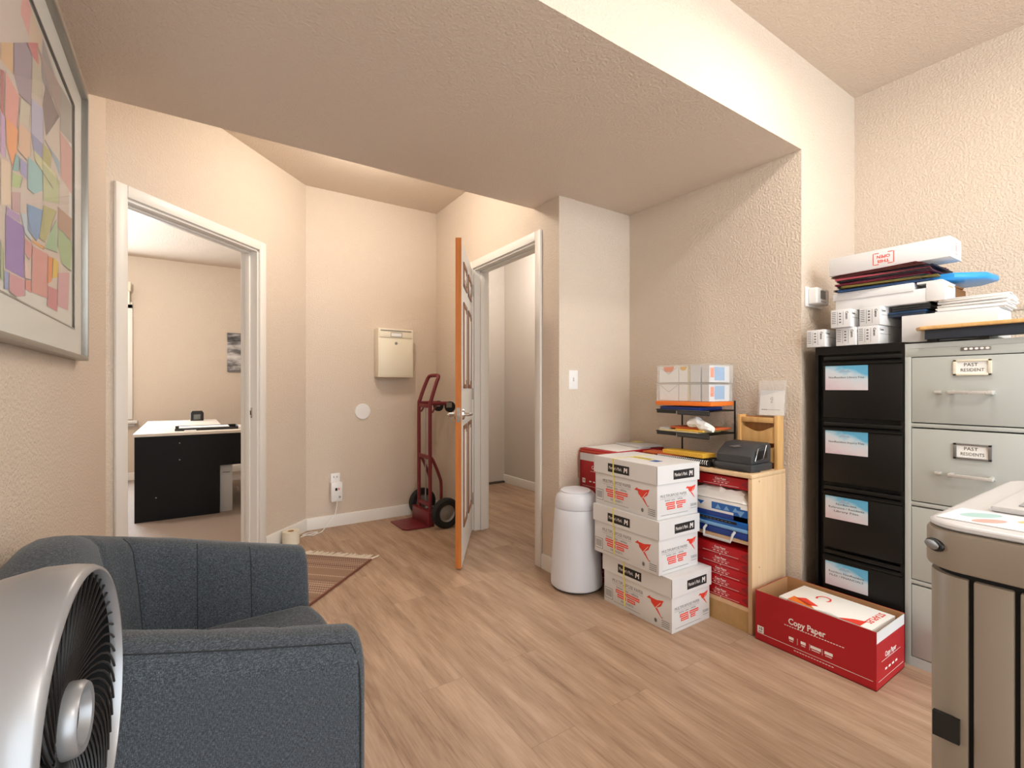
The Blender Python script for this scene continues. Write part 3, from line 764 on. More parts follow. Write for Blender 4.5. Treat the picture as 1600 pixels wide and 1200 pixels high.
sp = [(.30, 1.115)] + arc(.275, 1.14, .045, -45, 0, 5) + arc(.275, 1.49, .045, 0, 45, 5) + [(.30, 1.515), (.1, 1.52)] + arc(.055, 1.345, .18, 90, 180, 8) + arc(.055, 1.285, .18, 180, 270, 8) + [(.1, 1.11)]
sp = [(.28, 1.108), (.31, 1.13), (.325, 1.2), (.33, 1.315), (.325, 1.43), (.31, 1.5), (.28, 1.522), (.1, 1.522)] + arc(.06, 1.342, .18, 90, 180, 8) + arc(.06, 1.288, .18, 180, 270, 8) + [(.1, 1.108)]
sp = [warp(*q) for q in sp]
m = MB(FAB); m.prism(sp, .362, .485, bev=.035, seg=4); m.build('seat_cushion', ac, angle=60)
for sgn in (1,):
    pp = [(section(i, 0, 0)[5][0], section(i, 0, 0)[5][1]-.0004, section(i, 0, 0)[5][2]+.0004) for i in range(0, 16)]
    pp = [(.289, .9692, .2), (.289, .9692, .52), (.287, .9715, .575), (.281, .979, .605)] + pp
    m = MB(SEAM); m.tube(pp, .0014, seg=6); m.build('piping', ac)
for s0 in seams:
    i = min(range(len(path)), key=lambda q: abs(Ls[q]-s0)); sec = section(i, 0, 0)
    m = MB(SEAM); m.tube([tuple(v) for v in sec[8:15]], .0016, seg=5); m.build('seam', ac)
for x, y in ((.22, 1.06), (.22, 1.57), (-.12, 1.12), (-.12, 1.51)):
    MB(BLACKP).lathe([(.022, 0), (.024, .01), (.03, .09)], seg=16, M=Matrix.Translation((x, y, 0))).build('leg', ac)

# ------------------------------------------------------------------ fan
fn = thing('pedestal_fan', 'silver pedestal fan with dark spiral grille in front of the armchair', 'fan', (-.093, .678, 0))
ax = Vector((.985, -.09, .02)).normalized(); up = Vector((0,0,1)); sx = up.cross(ax).normalized(); sy = ax.cross(sx)
FM = frame((0, 0, .79), sx, sy, ax)
R_ = .158
m = MB(SILVER)
m.lathe([(.128, -.105), (.145, -.09), (R_-.004, -.065), (R_+.001, -.036), (R_, -.012), (R_-.003, .002), (R_-.007, .008), (R_-.010, .008), (R_-.012, .002), (R_-.012, -.03)], seg=72, M=FM, cap=False)
m.build('housing', fn, angle=60)
m = MB(DARKP); m.lathe([(.129, -.103), (.122, -.122), (.10, -.14), (.06, -.15), (0, -.151)], seg=48, M=FM, cap=False); m.lathe([(R_-.0125, -.004), (R_-.0125, -.05), (R_-.014, -.085), (.09, -.095), (0, -.098)], BLACKP, 40, FM, cap=False); m.build('back_cover', fn)
m = MB(BLACKP)
n = 48
for k in range(n):
    a0 = 2*PI*k/n
    pts = []
    for q in range(9):
        u = q/8; r = .036+(R_-.012-.036)*u; a = a0 + .9*(1-u)**1.1*1.0
        zz = -.012 + .012*u + .006*math.sin(PI*u)
        pts.append((r*math.cos(a), r*math.sin(a), zz))
    m.tube(pts, .0014, seg=5, M=FM)
m.build('grille', fn)
for k in range(5):
    m = MB(BLACKP); rg_ = []
    for q in range(7):
        u = q/6; r = .03+.092*u; a = 2*PI*k/5 + .5*u; w = .16+.28*math.sin(PI*min(1, u*.9+.1)); t_ = .03
        rg_.append([(r*math.cos(a-w), r*math.sin(a-w), -.04-t_), (r*math.cos(a), r*math.sin(a), -.055), (r*math.cos(a+w), r*math.sin(a+w), -.075+t_), (r*math.cos(a), r*math.sin(a), -.058)])
    m.rings(rg_, M=FM); m.build('fan_blade', fn, label=None)
m = MB(SILVER); m.lathe([(.035, -.022), (.037, -.010), (.036, .0), (.033, .004), (.027, .003), (.0245, -.008)], seg=40, M=FM, cap=False); m.build('hub_ring', fn)
m = MB(DARKP); m.lathe([(.0255, -.03), (.0255, -.007), (.018, -.009), (0, -.01)], seg=32, M=FM, cap=False); m.lathe([(.033, -.09), (.033, -.014), (0, -.013)], BLACKP, 24, FM, cap=False); m.build('hub_cap', fn)
m = MB(SILVER)
m.tube([(-.07, .014, .03), (-.07, .014, .58)], .016, seg=16); m.tube([(-.07, .014, .57), (-.072, .014, .635)], [.016, .03], seg=16); m.build('pole', fn)
m = MB(SILVER); m.lathe([(0, 0), (.135, 0), (.14, .006), (.13, .018), (.03, .03), (.02, .05), (0, .05)], seg=48, M=Matrix.Translation((-.045, .014, 0))); m.build('foot', fn)
m = MB(DARKP); m.box((-.095, -.02, .615), (-.045, .05, .65), bev=.01); m.build('tilt_joint', fn)

# ------------------------------------------------------------------ bin
bn = thing('waste_bin', 'tall white domed waste bin beside the stacked paper boxes', 'waste bin', (1.855, 2.078, 0))
m = MB(BINW); m.lathe([(.138, .012), (.1465, .02), (.147, .05), (.140, .2), (.130, .36), (.124, .452), (.122, .455)], seg=56); m.build('body', bn)
m = MB(DARKP); m.lathe([(.125, 0), (.132, .012), (.0, .013)], seg=40); m.build('foot_ring', bn)
m = MB(BINW); m.lathe([(.1235, .457), (.1245, .463), (.1225, .49), (.115, .52), (.095, .543), (.062, .554), (0, .558)], seg=56); m.build('lid', bn)
m = MB(BINW); fp = [(.07*math.cos(a)-.035, .085*math.sin(a)) for a in [2*PI*k/30 for k in range(30)]]
m.prism(fp, .5485, .5565, bev=.003, M=Matrix.Translation((0, 0, 0)) @ Matrix.Rotation(math.radians(215), 4, 'Z') @ Matrix.Rotation(math.radians(6), 4, 'Y')); m.build('flap', bn)
MB(GREYINK).lathe([(0, 0), (.004, 0), (0, .002)], seg=10, M=Matrix.Translation((-.085, -.115, .09)) @ Matrix.Rotation(PI/2, 4, 'X')).build('badge', bn)

# ------------------------------------------------------------------ stacked paper boxes
BL, BD, BH = .448, .300, .255        # along y, along x, height; origin at near front corner
GPB = 'white multipurpose paper boxes in the stack'
def bird(mb, M, cx, cy, s, flip=1):
    F = lambda P: [(cx+flip*x*s, cy+y*s) for x, y in P]
    def P(pts, m, z):
        q = F(pts); q = q if flip > 0 else q[::-1]
        mb.poly(q, m, M, z)
    P([(-.54, .27), (-.34, .42), (-.20, .24)][::-1], REDINK, .0006)
    P([(-.32, .36), (.10, .34), (.02, -.10), (-.24, .10)][::-1], REDINK, .0006)
    P([(-.1, .30), (.52, .44), (.36, .12), (.04, -.08)][::-1], REDINK, .0008)
    P([(.0, -.08), (.13, -.06), (.42, -.46), (.36, -.44)][::-1], REDINK, .0007)
    P([(.02, -.05), (.04, -.07), (.34, .26), (.33, .28)][::-1], WHITEINK, .0010)
def paper_box():
    t = thing('paper_box', 'x', 'box', group=GPB)
    b = MB(CARTON)
    b.box((.006, .006, 0), (BD-.006, BL-.006, BH-.03), bev=.002)
    # long face (towards -x): the reader's left is far (+y)
    M = on_left(.006, BL/2, 0)
    b.text('MULTIPURPOSE PAPER', .025, GREYINK, M, -.055, .128, .0006, width=.205)
    b.rect(-.055, .113, .205, .0012, GREYINK, M, .0006)
    b.text('letter size - white', .019, GREYINK, M, -.055, .101, .0006, width=.145)
    for (cx, cy, w) in ((-.098, .081, .07), (-.017, .081, .085), (-.092, .059, .06), (-.028, .059, .052)):
        b.rect(cx, cy, w, .017, REDINK, M, .0006)
        for k in range(int(w/.009)): b.rect(cx-w/2+.008+.009*k, cy, .005, .005, WHITEINK, M, .0009)
    b.text('5000 SHEETS', .014, GREYINK, M, -.055, .037, .0006, width=.085)
    for k in range(24): b.rect(-.145+.0075*k, .02, .005, .0028, GREYINK, M, .0006)
    b.rect(-.183, .05, .056, .056, INK, M, .0005); b.rect(-.183, .05, .052, .052, CARTON, M, .0007)
    for k in range(11): b.rect(-.202+.0038*k, .051, .0016 if k % 3 else .0026, .036, GREYINK, M, .0009)
    bird(b, M, .122, .095, .095)
    b.poly([(.125+.014*math.cos(a), .03+.016*math.sin(a)) for a in [2*PI*k/16 for k in range(16)]], PAPER2, M, .0006)
    b.poly([(.125+.008*math.cos(a), .03+.01*math.sin(a)) for a in [2*PI*k/12 for k in range(12)]], GREYINK, M, .0008)
    for k in range(4): b.rect(.183, .044-.009*k, .045, .003, GREYINK, M, .0006)
    b.text('A', .014, GREYINK, M, .164, .055, .0006)
    # short face (towards -y)
    M = on_front(BD/2, .006, 0)
    b.text('MULTIPURPOSE PAPER', .02, GREYINK, M, -.032, .108, .0006, width=.185)
    b.rect(-.032, .096, .185, .001, GREYINK, M, .0006)
    b.text('letter size - white', .015, GREYINK, M, -.03, .087, .0006, width=.125)
    for (cx, cy, w) in ((-.055, .069, .063), (.02, .069, .068), (-.05, .05, .058), (.012, .05, .038)):
        b.rect(cx, cy, w, .015, REDINK, M, .0006)
        for k in range(int(w/.009)): b.rect(cx-w/2+.008+.009*k, cy, .005, .0045, WHITEINK, M, .0009)
    b.text('5000', .019, GREYINK, M, .112, .045, .0006, width=.045)
    for k in range(5): b.rect(.094+.009*k, .03, .006, .0025, GREYINK, M, .0006)
    for k in range(20): b.rect(-.115+.0095*k, .018, .0065, .0024, GREYINK, M, .0006)
    bird(b, M, .092, .112, .07)
    b.build('carton', t)
    l = MB(CARTON)
    l.box((0, 0, BH-.088), (BD, .0035, BH)); l.box((0, BL-.0035, BH-.088), (BD, BL, BH)); l.box((0, .0035, BH-.088), (.0035, BL-.0035, BH)); l.box((BD-.0035, .0035, BH-.088), (BD, BL-.0035, BH))
    l.box((.0035, .0035, BH-.004), (BD-.0035, BL-.0035, BH))
    l.box((-.0004, .0006, BH-.086), (.0006, .0022, BH-.004), INK)
    def mark(M, cx, w):
        l.rect(cx, BH-.05, w, .044, INK, M, .0005)
        l.text("Member's Mark.", .024, WHITEINK, M, cx-w*.14, BH-.05, .0009, width=w*.61)
        x0, h_ = cx+w*.335, .013
        for P in ([(-h_, -h_*.9), (-h_*.55, -h_*.9), (-h_*.3, h_), (-h_*.8, h_)], [(-h_*.6, h_), (-h_*.15, h_), (h_*.2, -h_*.2), (-h_*.15, -h_*.2)],
                  [(-h_*.15, -h_*.2), (h_*.2, -h_*.2), (h_, h_), (h_*.55, h_)], [(h_*.45, -h_*.9), (h_*.9, -h_*.9), (h_, h_), (h_*.5, h_*.8)]):
            l.poly([(x0+x, BH-.05+y) for x, y in P], WHITEINK, M, .001)
    mark(on_left(0, BL/2, 0), -.035, .155)
    mark(on_front(BD/2, 0, 0), .035, .15)
    l.build('lid', t)
    s = MB(YELLOW); ys = BL*.66
    s.box((-.0012, ys-.0045, .02), (.0, ys+.0045, BH-.09), bev=0, M=Matrix.Translation((.005, 0, 0)))
    s.box((-.0014, ys-.0045, BH-.09), (-.0002, ys+.0045, BH+.0012)); s.box((-.0014, ys-.0045, BH+.0002), (BD, ys+.0045, BH+.0014))
    s.build('strap', t)
    return t
pb = paper_box()
pb.location = (1.845, 1.413, 0); pb.rotation_euler = (0, 0, math.radians(-.3)); pb['label'] = 'bottom white paper box of the three, standing on the floor'
p2 = dup(pb, (1.818, 1.465, .2565), math.radians(-1.2), 'middle white paper box of the stack of three', GPB)
p3 = dup(pb, (1.822, 1.478, .513), math.radians(-3.0), 'top white paper box of the stack of three, with a shipping label', GPB)
m = MB(BLUE); m.box((.10, .10, BH+.0003), (.15, .145, BH+.0009)); m.build('sticker', p3)
m = MB(YELLOW); m.box((.115, .16, BH+.0003), (.165, .30, BH+.0009))
M = on_top(.14, .23, BH+.001, PI/2)
for k in range(16): m.rect(-.058+.0075*k, 0, .004, .02, INK, M)
m.build('shipping_label', p3)

# red copy paper cartons behind the bin
GRC = 'closed red copy paper cartons stacked behind the waste bin'
def red_carton():
    t = thing('copy_paper_carton', 'x', 'box', group=GRC)
    b = MB(REDBOX); b.box((0, 0, 0), (.44, .283, .255), bev=.002)
    M = on_left(0, .1415, 0)
    b.rect(0, .205, .283, .045, PAPER2, M, .0006)
    b.text('Copy Paper', .03, WHITEINK, M, .02, .145, .0006, bold=True, width=.12)
    for k in range(16): b.rect(-.045+.009*k, .122, .006, .0025, WHITEINK, M, .0006)
    b.rect(-.107, .06, .026, .028, WHITEINK, M, .0006); b.text('10', .016, REDBOX, M, -.107, .061, .0009, bold=True)
    for k in range(4): b.rect(-.05+.032*k, .06, .018, .007, WHITEINK, M, .0006)
    b.rect(0, .03, .24, .0015, WHITEINK, M, .0006)
    b.build('carton', t)
    return t
rc = red_carton(); rc.location = (2.012, 1.938, 0); rc['label'] = 'lowest red copy paper carton, behind the waste bin'
dup(rc, (2.012, 1.938, .256), 0, 'second red copy paper carton from the floor, behind the waste bin', GRC)
rt = dup(rc, (2.012, 1.938, .512), 0, 'topmost red copy paper carton behind the waste bin, white sheet on it', GRC)
tag(MB(PAPER).box((2.05, 1.95, .7675), (2.34, 2.215, .7705)).build('loose_sheet'), 'white sheet lying on the topmost red carton in the alcove corner', 'paper')
tag(MB(PAPER2).prism([(2.25, 1.96), (2.44, 1.94), (2.455, 2.12), (2.30, 2.20)], .771, .783, bev=.004).build('plastic_mailer'), 'crumpled grey mailer on the topmost red carton in the corner', 'mailer')
m = MB(ORANGE2); m.tube([(2.006, 2.222, .752), (2.0, 2.1, .754), (1.998, 1.95, .757)], .0025, seg=6); m.tube([(2.006, 2.222, .752), (2.002, 2.227, .70), (2.006, 2.229, .58)], .0022, seg=6)
tag(m.build('orange_band'), 'thin orange strap around the topmost red carton', 'strap')

# ------------------------------------------------------------------ bookcase
BX0, BX1, BY0, BY1, BZ = 2.15, 2.452, 1.207, 1.872, .737
bc = thing('bookcase', 'low birch bookcase against the alcove wall', 'bookcase', (BX0, BY0, 0))
W_, D_ = BY1-BY0, BX1-BX0
for y in (0, W_-.02): MB(BIRCH).box((0, y, 0), (D_, y+.02, BZ-.02), bev=.0015).build('side_panel', bc)
MB(BIRCH).box((-.004, 0, BZ-.02), (D_, W_, BZ), bev=.004).build('top_panel', bc)
MB(BIRCH).box((.006, .02, .405), (D_-.01, W_-.02, .422)).build('shelf', bc)
MB(BIRCH).box((.006, .02, .095), (D_-.01, W_-.02, .112)).build('shelf', bc)
MB(TAN).box((.004, .02, 0), (.02, W_-.02, .095)).build('plinth', bc)
MB(BIRCH).box((D_-.01, .02, .0), (D_, W_-.02, BZ-.02)).build('back_panel', bc)
m = MB(GAPM)
for x, z in ((.06, .70), (.06, .3)): m.lathe([(0, 0), (.003, 0), (0, .0015)], seg=10, M=Matrix.Translation((x, 0, z)) @ Matrix.Rotation(PI/2, 4, 'X'))
m.build('screw_hole', bc)

GRM = 'red paper reams on the bookcase shelves'
def ream():
    t = thing('paper_ream', 'x', 'paper ream', group=GRM)
    b = MB(RED); b.box((0, 0, 0), (.22, .285, .051), bev=.003)
    M = on_left(0, .1425, 0)
    b.text('Copy Paper', .014, WHITEINK, M, .0, .037, .0005, bold=True, width=.06)
    for k in range(12): b.rect(-.04+.0075*k, .027, .005, .0016, WHITEINK, M, .0005)
    for k in range(4): b.rect(-.03+.02*k, .019, .012, .0035, WHITEINK, M, .0005)
    b.rect(0, .009, .19, .0016, WHITEINK, M, .0005); b.rect(.0, .0045, .004, .006, WHITEINK, M, .0005)
    b.poly([(.1415, .004), (.1415, .047), (.105, .025)], REDFLAP, M, .0005)
    b.build('wrapper', t); return t
rm = ream(); ordn = ['lowest', 'second from bottom', 'middle', 'second from top', 'topmost']
rm.location = (BX0+.012, BY0+.023, .1125); rm['label'] = 'lowest red paper ream of five on the bookcase lower shelf'
for k in range(1, 5):
    dup(rm, (BX0+.012+random.uniform(-.003, .004), BY0+.023+random.uniform(0, .004), .1125+.0515*k), 0, f'{ordn[k]} red paper ream of five on the bookcase lower shelf', GRM)
dup(rm, (BX0+.03, BY0+.035, .652), 0, 'single red paper ream under the bookcase top board', GRM)
tag(MB(REDBOX).box((BX0+.03, BY0+.315, .1125), (BX0+.25, BY0+.60, .37), bev=.003).build('dark_red_pack'), 'dark red paper pack deep on the lower shelf beside the five reams', 'paper pack')
# white bag
def crumple(name, x0, y0, z0, x1, y1, z1, mat, amp, label, cat, n=12, seed=1, m2=None):
    r = random.Random(seed); vs, fs = [], []
    for i in range(n+1):
        for j in range(n+1):
            u, v = i/n, j/n
            e = min(u, 1-u, v, 1-v)*6; e = min(1, e)**.5
            vs.append((x0+(x1-x0)*u + r.uniform(-amp, amp)*.4, y0+(y1-y0)*v + r.uniform(-amp, amp)*.4, z0+(z1-z0)*e*r.uniform(.75, 1) + .001))
    N = (n+1)**2
    for i in range(n+1):
        for j in range(n+1): vs.append((vs[i*(n+1)+j][0], vs[i*(n+1)+j][1], z0))
    for i in range(n):
        for j in range(n):
            a = i*(n+1)+j; q = (a, a+n+1, a+n+2, a+1); fs.append(q); fs.append(tuple(N+k for k in reversed(q)))
    per = [i*(n+1) for i in range(n+1)] + [n*(n+1)+j for j in range(1, n+1)] + [i*(n+1)+n for i in range(n-1, -1, -1)] + [j for j in range(n-1, 0, -1)]
    for k in range(len(per)):
        a, c = per[k], per[(k+1) % len(per)]; fs.append((a, c, N+c, N+a))
    b = MB(mat); b.add(vs, fs); o = b.build(name, angle=20)
    return tag(o, label, cat)
crumple('white_bag', BX0+.003, BY0+.028, .592, BX0+.22, BY0+.33, .650, PAPER, .006, 'crumpled white plastic bag under the single red ream in the bookcase', 'plastic bag', seed=4)
t = thing('wipes_pack', 'blue and white printed pack below the white bag in the bookcase', 'pack', (BX0, BY0+.024, .506))
b = MB(PAPER); b.box((.004, .0, .0), (.22, .31, .084), bev=.004)
M = on_left(.004, .155, 0); b.rect(.045, .052, .15, .034, BLUE, M, .0006); b.rect(.12, .03, .07, .058, BLUE, M, .0005); b.rect(0, .012, .31, .022, BLUE2, M, .0005)
b.poly([(-.11, .065), (-.09, .045), (-.07, .065)], BLUE, M, .0008)
for k in range(3): b.poly([(-.01+.045*k, .04), (.02+.045*k, .04), (.005+.045*k, .062)], LBLUE, M, .001)
b.poly([(.1, .05), (.14, .05), (.12, .022)], LBLUE, M, .001)
b.build('pack', t)
t = thing('blue_pack', 'deep blue pack with black band above the blue plastic case in the bookcase', 'pack', (BX0, BY0+.024, .476))
b = MB(BLUE); b.box((.002, 0, .0), (.22, .305, .0285), bev=.003); M = on_left(.002, .1525, 0); b.rect(-.02, .0165, .24, .013, INK, M, .0006)
b.poly([(-.11+.012*math.cos(a), .0165+.006*math.sin(a)) for a in [2*PI*k/14 for k in range(14)]], GOLD, M, .001)
for k in range(8): b.rect(-.075+.02*k, .0165, .012, .003, GREYINK, M, .001)
b.build('pack', t)
t = thing('plastic_case', 'blue translucent plastic case with grey handle on the bookcase shelf', 'plastic case', (BX0, BY0+.024, .4225))
b = MB(BLUE2); b.box((0, 0, 0), (.22, .32, .034), bev=.008); b.build('case_base', t)
b = MB(LBLUE); b.box((-.003, -.001, .034), (.222, .321, .052), bev=.006); b.build('case_lid', t)
b = MB(TOWER); b.tube([(-.002, .06, .03), (-.02, .06, .02), (-.03, .066, -.012), (-.03, .205, -.012), (-.02, .21, .02), (-.002, .21, .03)], .0065, seg=8); b.build('handle', t)

# file trays on the bookcase
OX0, OX1, OY0, OY1 = 2.20, 2.43, 1.46, 1.79
ft = thing('file_trays', 'black three-tier wire tray tower on the bookcase', 'letter tray', (0, 0, 0))
for z in (.745, .895, 1.015):
    b = MB(BLACKP); OX0 = 2.30 if z < .8 else 2.20
    b.tube([(OX0, OY0, z), (OX0, OY1, z), (OX1, OY1, z), (OX1, OY0, z)], .004, seg=6, closed=True)
    b.tube([(OX0, OY0, z), (OX0, OY0, z-.02 if z > .8 else z+.02), (OX0, OY0+.19, z-.02 if z > .8 else z+.02), (OX0, OY0+.19, z)], .0028, seg=6)
    b.box((OX0, OY0, z-.001), (OX1, OY1, z+.001)); b.box((OX0-.001, OY0+.004, z-.018 if z > .8 else z), (OX0+.001, OY0+.188, z), DARKP)
    to = b.build('tray', ft)
    MB(INK).box((OX0-.003, OY1-.13, z-.018 if z > .8 else z), (OX0+.001, OY1-.004, z+.002)).build('label_holder', to)
for y in (OY0, OY1): MB(BLACKP).tube([(OX1, y, BZ), (OX1, y, 1.068)], .005, seg=8).build('post', ft)
tag(MB(BLUE2).box((2.21, 1.52, 1.0165), (2.41, 1.775, 1.035), bev=.003).build('blue_binder'), 'flat blue binder in the top wire tray under the orange book', 'binder')
o = tag(MB(ORANGE).box((-.115, -.165, 0), (.115, .165, .022), bev=.002).build('orange_book'), 'orange book beneath the clear bins on the wire trays', 'book'); o.location = (2.308, 1.625, 1.0415); o.rotation_euler = (0, 0, math.radians(4))
for mt_, z0, h0, x0, y0, y1, lb in ((CREAM, .8965, .009, 2.206, 1.53, 1.778, 'cream envelope at the bottom of the middle wire tray'), (GOLD, .906, .008, 2.205, 1.50, 1.67, 'yellow envelope on the cream one in the middle wire tray'), (ORANGE2, .9145, .010, 2.23, 1.47, 1.72, 'orange envelope on top in the middle wire tray')):
    tag(MB(mt_).box((x0, y0, z0), (2.41, y1, z0+h0), bev=.001).build('envelope'), lb, 'envelope', 'envelopes in the middle wire tray')
o = tag(MB(TOWER).box((2.215, 1.725, .906), (2.40, 1.78, .915)).build('grey_folder'), 'small grey folder lying at the left of the middle wire tray', 'folder')
b = MB(PAPER); r_ = random.Random(5)
rg_ = []
for i in range(9):
    u = i/8; rr_ = .012+.02*math.sin(PI*min(1, u*.8+.15)); rg_.append([(2.235+(rr_*r_.uniform(.8, 1.15))*math.cos(2*PI*k/9), 1.60-.14*u, (.907 if u > .45 else .925)+max(.0, rr_*(1+math.sin(2*PI*k/9)*r_.uniform(.8, 1.1)))) for k in range(9)])
b.rings(rg_); M = on_left(2.21, 1.55, .93)
tag(b.build('crumpled_bag', angle=15), 'crumpled white printed bag in the middle wire tray', 'bag')
# clear bins of envelopes
GCB = 'clear plastic bins of envelopes'
def bin_():
    t = thing('clear_bin', 'x', 'plastic bin', group=GCB)
    b = MB(CLEAR); h = .096; th = .002
    b.box((0, 0, 0), (.21, .33, th)); b.box((0, 0, th), (th, .33, h)); b.box((.21-th, 0, th), (.21, .33, h)); b.box((th, 0, th), (.21-th, th, h)); b.box((th, .33-th, th), (.21-th, .33, h))
    b.build('tub', t)
    r = MB(CLEAR); r.tube([(-.003, -.003, h), (.213, -.003, h), (.213, .333, h), (-.003, .333, h)], .0028, seg=6, closed=True); r.build('rim', t)
    return t
cb1 = bin_(); cb1.location = (2.205, 1.465, 1.064); cb1['label'] = 'lower clear plastic bin of envelopes on the orange book'
dup(cb1, (2.21, 1.463, 1.1635), 0, 'upper clear plastic bin of envelopes, topmost on the wire trays', GCB)
for z0, tagw in ((1.0665, 'lower'), (1.166, 'upper')):
    for k, (mt_, y0, y1, w) in enumerate(((PAPER, 1.66, 1.785, 'wide white'), (PAPER, 1.60, 1.655, 'narrow white'), (CREAM, 1.59, 1.597, 'thin cream'), (PAPER2, 1.525, 1.585, 'grey white'), (LBLUE if tagw == 'upper' else BLUE, 1.47, 1.515, 'blue'))):
        if w == 'blue':
            b = MB(PAPER2); b.box((2.22, y0+.003, z0), (2.40, y1, z0+.086)); M = on_front(2.31, y0+.003, z0); b.rect(.0, .045, .09, .07, LBLUE, M, .0006); b.rect(-.065, .05, .03, .05, ORANGE, M, .0006)
        else:
            b = MB(mt_); b.box((2.22, y0, z0), (2.40, y1, z0+.088))
            M = on_left(2.22, (y0+y1)/2, z0)
            if w == 'wide white':
                b.poly([(-.06, .086), (.0, .045), (.06, .086), (.058, .087), (.0, .048), (-.058, .087)], GREYINK, M, .0006)
                if tagw == 'upper': b.poly([(.0+.036*math.cos(a), .087+.03*math.sin(a)) for a in [PI+PI*k2/10 for k2 in range(11)]], ORANGE, M, .0008)
            if w == 'narrow white' and tagw == 'upper': b.poly([(.0+.022*math.cos(a), .085+.022*math.sin(a)) for a in [PI+PI*k2/10 for k2 in range(11)]], GOLD, M, .0008)
        b_ = b.build('envelope_pack')
        tag(b_, f'{w} pack of envelopes in the {tagw} clear bin', 'envelopes', 'envelope packs in the clear bins')
# wooden letter holder
wh = thing('letter_holder', 'pine letter holder with scalloped pockets at the bookcase end', 'letter holder', (2.385, 1.212, BZ))
for y in (0, .19): MB(PINE).box((0, y, 0), (.058, y+.018, .262), bev=.002).build('side_rail', wh)
MB(PINE_DK).box((.05, .018, 0), (.056, .19, .255)).build('back_panel', wh)
MB(PINE).box((.004, .018, .225), (.05, .19, .25), bev=.002).build('top_rail', wh)
for z, h in ((.125, .075), (.03, .07)):
    top = [(.19-.172*k/16, z+h-.012*math.sin(PI*k/16)+.008*math.cos(2*PI*k/16)) for k in range(17)]
    pts = [(.018, z), (.19, z)] + top
    v = [(.006, y, zz) for y, zz in pts] + [(.012, y, zz) for y, zz in pts]; n_ = len(pts)
    b = MB(PINE); b.add(v, [tuple(range(n_)), tuple(range(2*n_-1, n_-1, -1))] + [(i, (i+1) % n_, n_+(i+1) % n_, n_+i) for i in range(n_)]); b.build('pocket', wh)
# document in a clear bag leaning on the wall
t = thing('bagged_document', 'white document in a clear bag standing on the pine letter holder', 'document', (2.415, 1.255, BZ+.2625), 0, ry=math.radians(6))
b = MB(PAPER); b.box((0, -.055, 0), (.003, .065, .125)); M = on_left(0, .005, 0)
b.text('G', .022, GREYINK, M, .0, .082, .0006); b.text('lll', .014, GREYINK, M, 0, .066, .0006)
for k in range(9): b.rect(-.045+.0105*k, .028, .008, .004 if k < 3 else .002, INK if k < 3 else GREYINK, M, .0006)
b.quad([(-.06, .125, .001), (-.06, .095, .001), (.058, .125, .001)], PAPER2, M); b.build('sheet', t)
b = MB(FILM); b.box((-.004, -.062, 0), (-.0025, .072, .175)); b.box((.005, -.062, 0), (.0065, .072, .175)); b.build('bag', t)
# check scanner
cs = thing('check_scanner', 'dark grey check scanner on the corner of the bookcase', 'scanner', (2.175, 1.225, BZ))
b = MB(DARKP); b.box((0, .0, .004), (.19, .19, .038), bev=.006); b.build('base', cs)
prof = [(.01, .04), (.01, .075), (.03, .095), (.085, .128), (.165, .134), (.185, .12), (.185, .04)]
b = MB(DARKP); b.prism([(x, z) for x, z in prof], -.185, -.006, M=frame((0,0,0), (1,0,0), (0,0,1), (0,-1,0)), bev=.005); b.build('cover', cs)
b = MB(BLACKP); b.box((.04, .004, .058), (.15, .03, .10), bev=.004); b.tube([(.03, .0, .055), (.06, .0, .112), (.13, .0, .125), (.10, .0, .06), (.03, .0, .055)], .0022, CHROME, 6); b.build('paper_slot', cs)
b = MB(TIN); M = frame((.058, .11, .1125), (0,-1,0), (.857,0,.515), (-.515,0,.857)); b.poly([(-.035, -.006), (0, -.012), (.03, 0), (.012, .004), (.02, .014), (-.004, .006)], None, M, .0035); b.build('emblem', cs)
b = MB(BLACKP); b.tube(catmull([(.02, .19, .02), (-.01, .17, .008), (-.012, .09, .006), (.005, .02, .006), (.06, -.008, .006)], 6), .003, seg=6); b.build('cord', cs)
# notebooks and envelopes in front of the trays
o = thing('spiral_notebook', 'black spiral notebook on the bookcase before the wire trays', 'notebook', (2.165, 1.50, BZ))
MB(BLACKP).box((0, -.06, .0), (.10, .27, .03), bev=.002).build('cover', o)
b = MB(PAPER)
for k in range(26): b.tube([(-.001, -.05+.012*k, .012), (-.006, -.05+.012*k, .02), (-.001, -.05+.012*k, .0315), (.008, -.05+.012*k, .0315)], .0016, seg=5)
b.build('spiral', o)
o = tag(MB(ORANGE2).box((-.05, -.13, 0), (.05, .13, .008)).build('orange_envelope'), 'rust orange envelope on the spiral notebook before the wire trays', 'envelope'); o.location = (2.222, 1.73, .7685); o.rotation_euler = (0, 0, .1)
o = tag(MB(GOLD).box((-.05, -.13, 0), (.05, .13, .02)).build('gold_envelope'), 'padded gold envelope on the notebook, nearer the check scanner', 'envelope'); o.location = (2.222, 1.60, .778); o.rotation_euler = (0, 0, -.06)
t = thing('desk_gadget', 'small black plastic gadget between the spiral notebook and the check scanner', 'desk gadget', (2.19, 1.43, BZ))
b = MB(BLACKP); b.box((0, -.008, 0), (.035, .012, .012), bev=.003); b.box((.002, -.006, .012), (.03, .01, .04), DARKP, bev=.006); b.build('body', t)
m = MB(YELLOW); m.box((2.40, 2.09, .784), (2.45, 2.16, .787)); tag(m.build('sticky_note'), 'small yellow sticky note on the grey mailer in the corner', 'note')

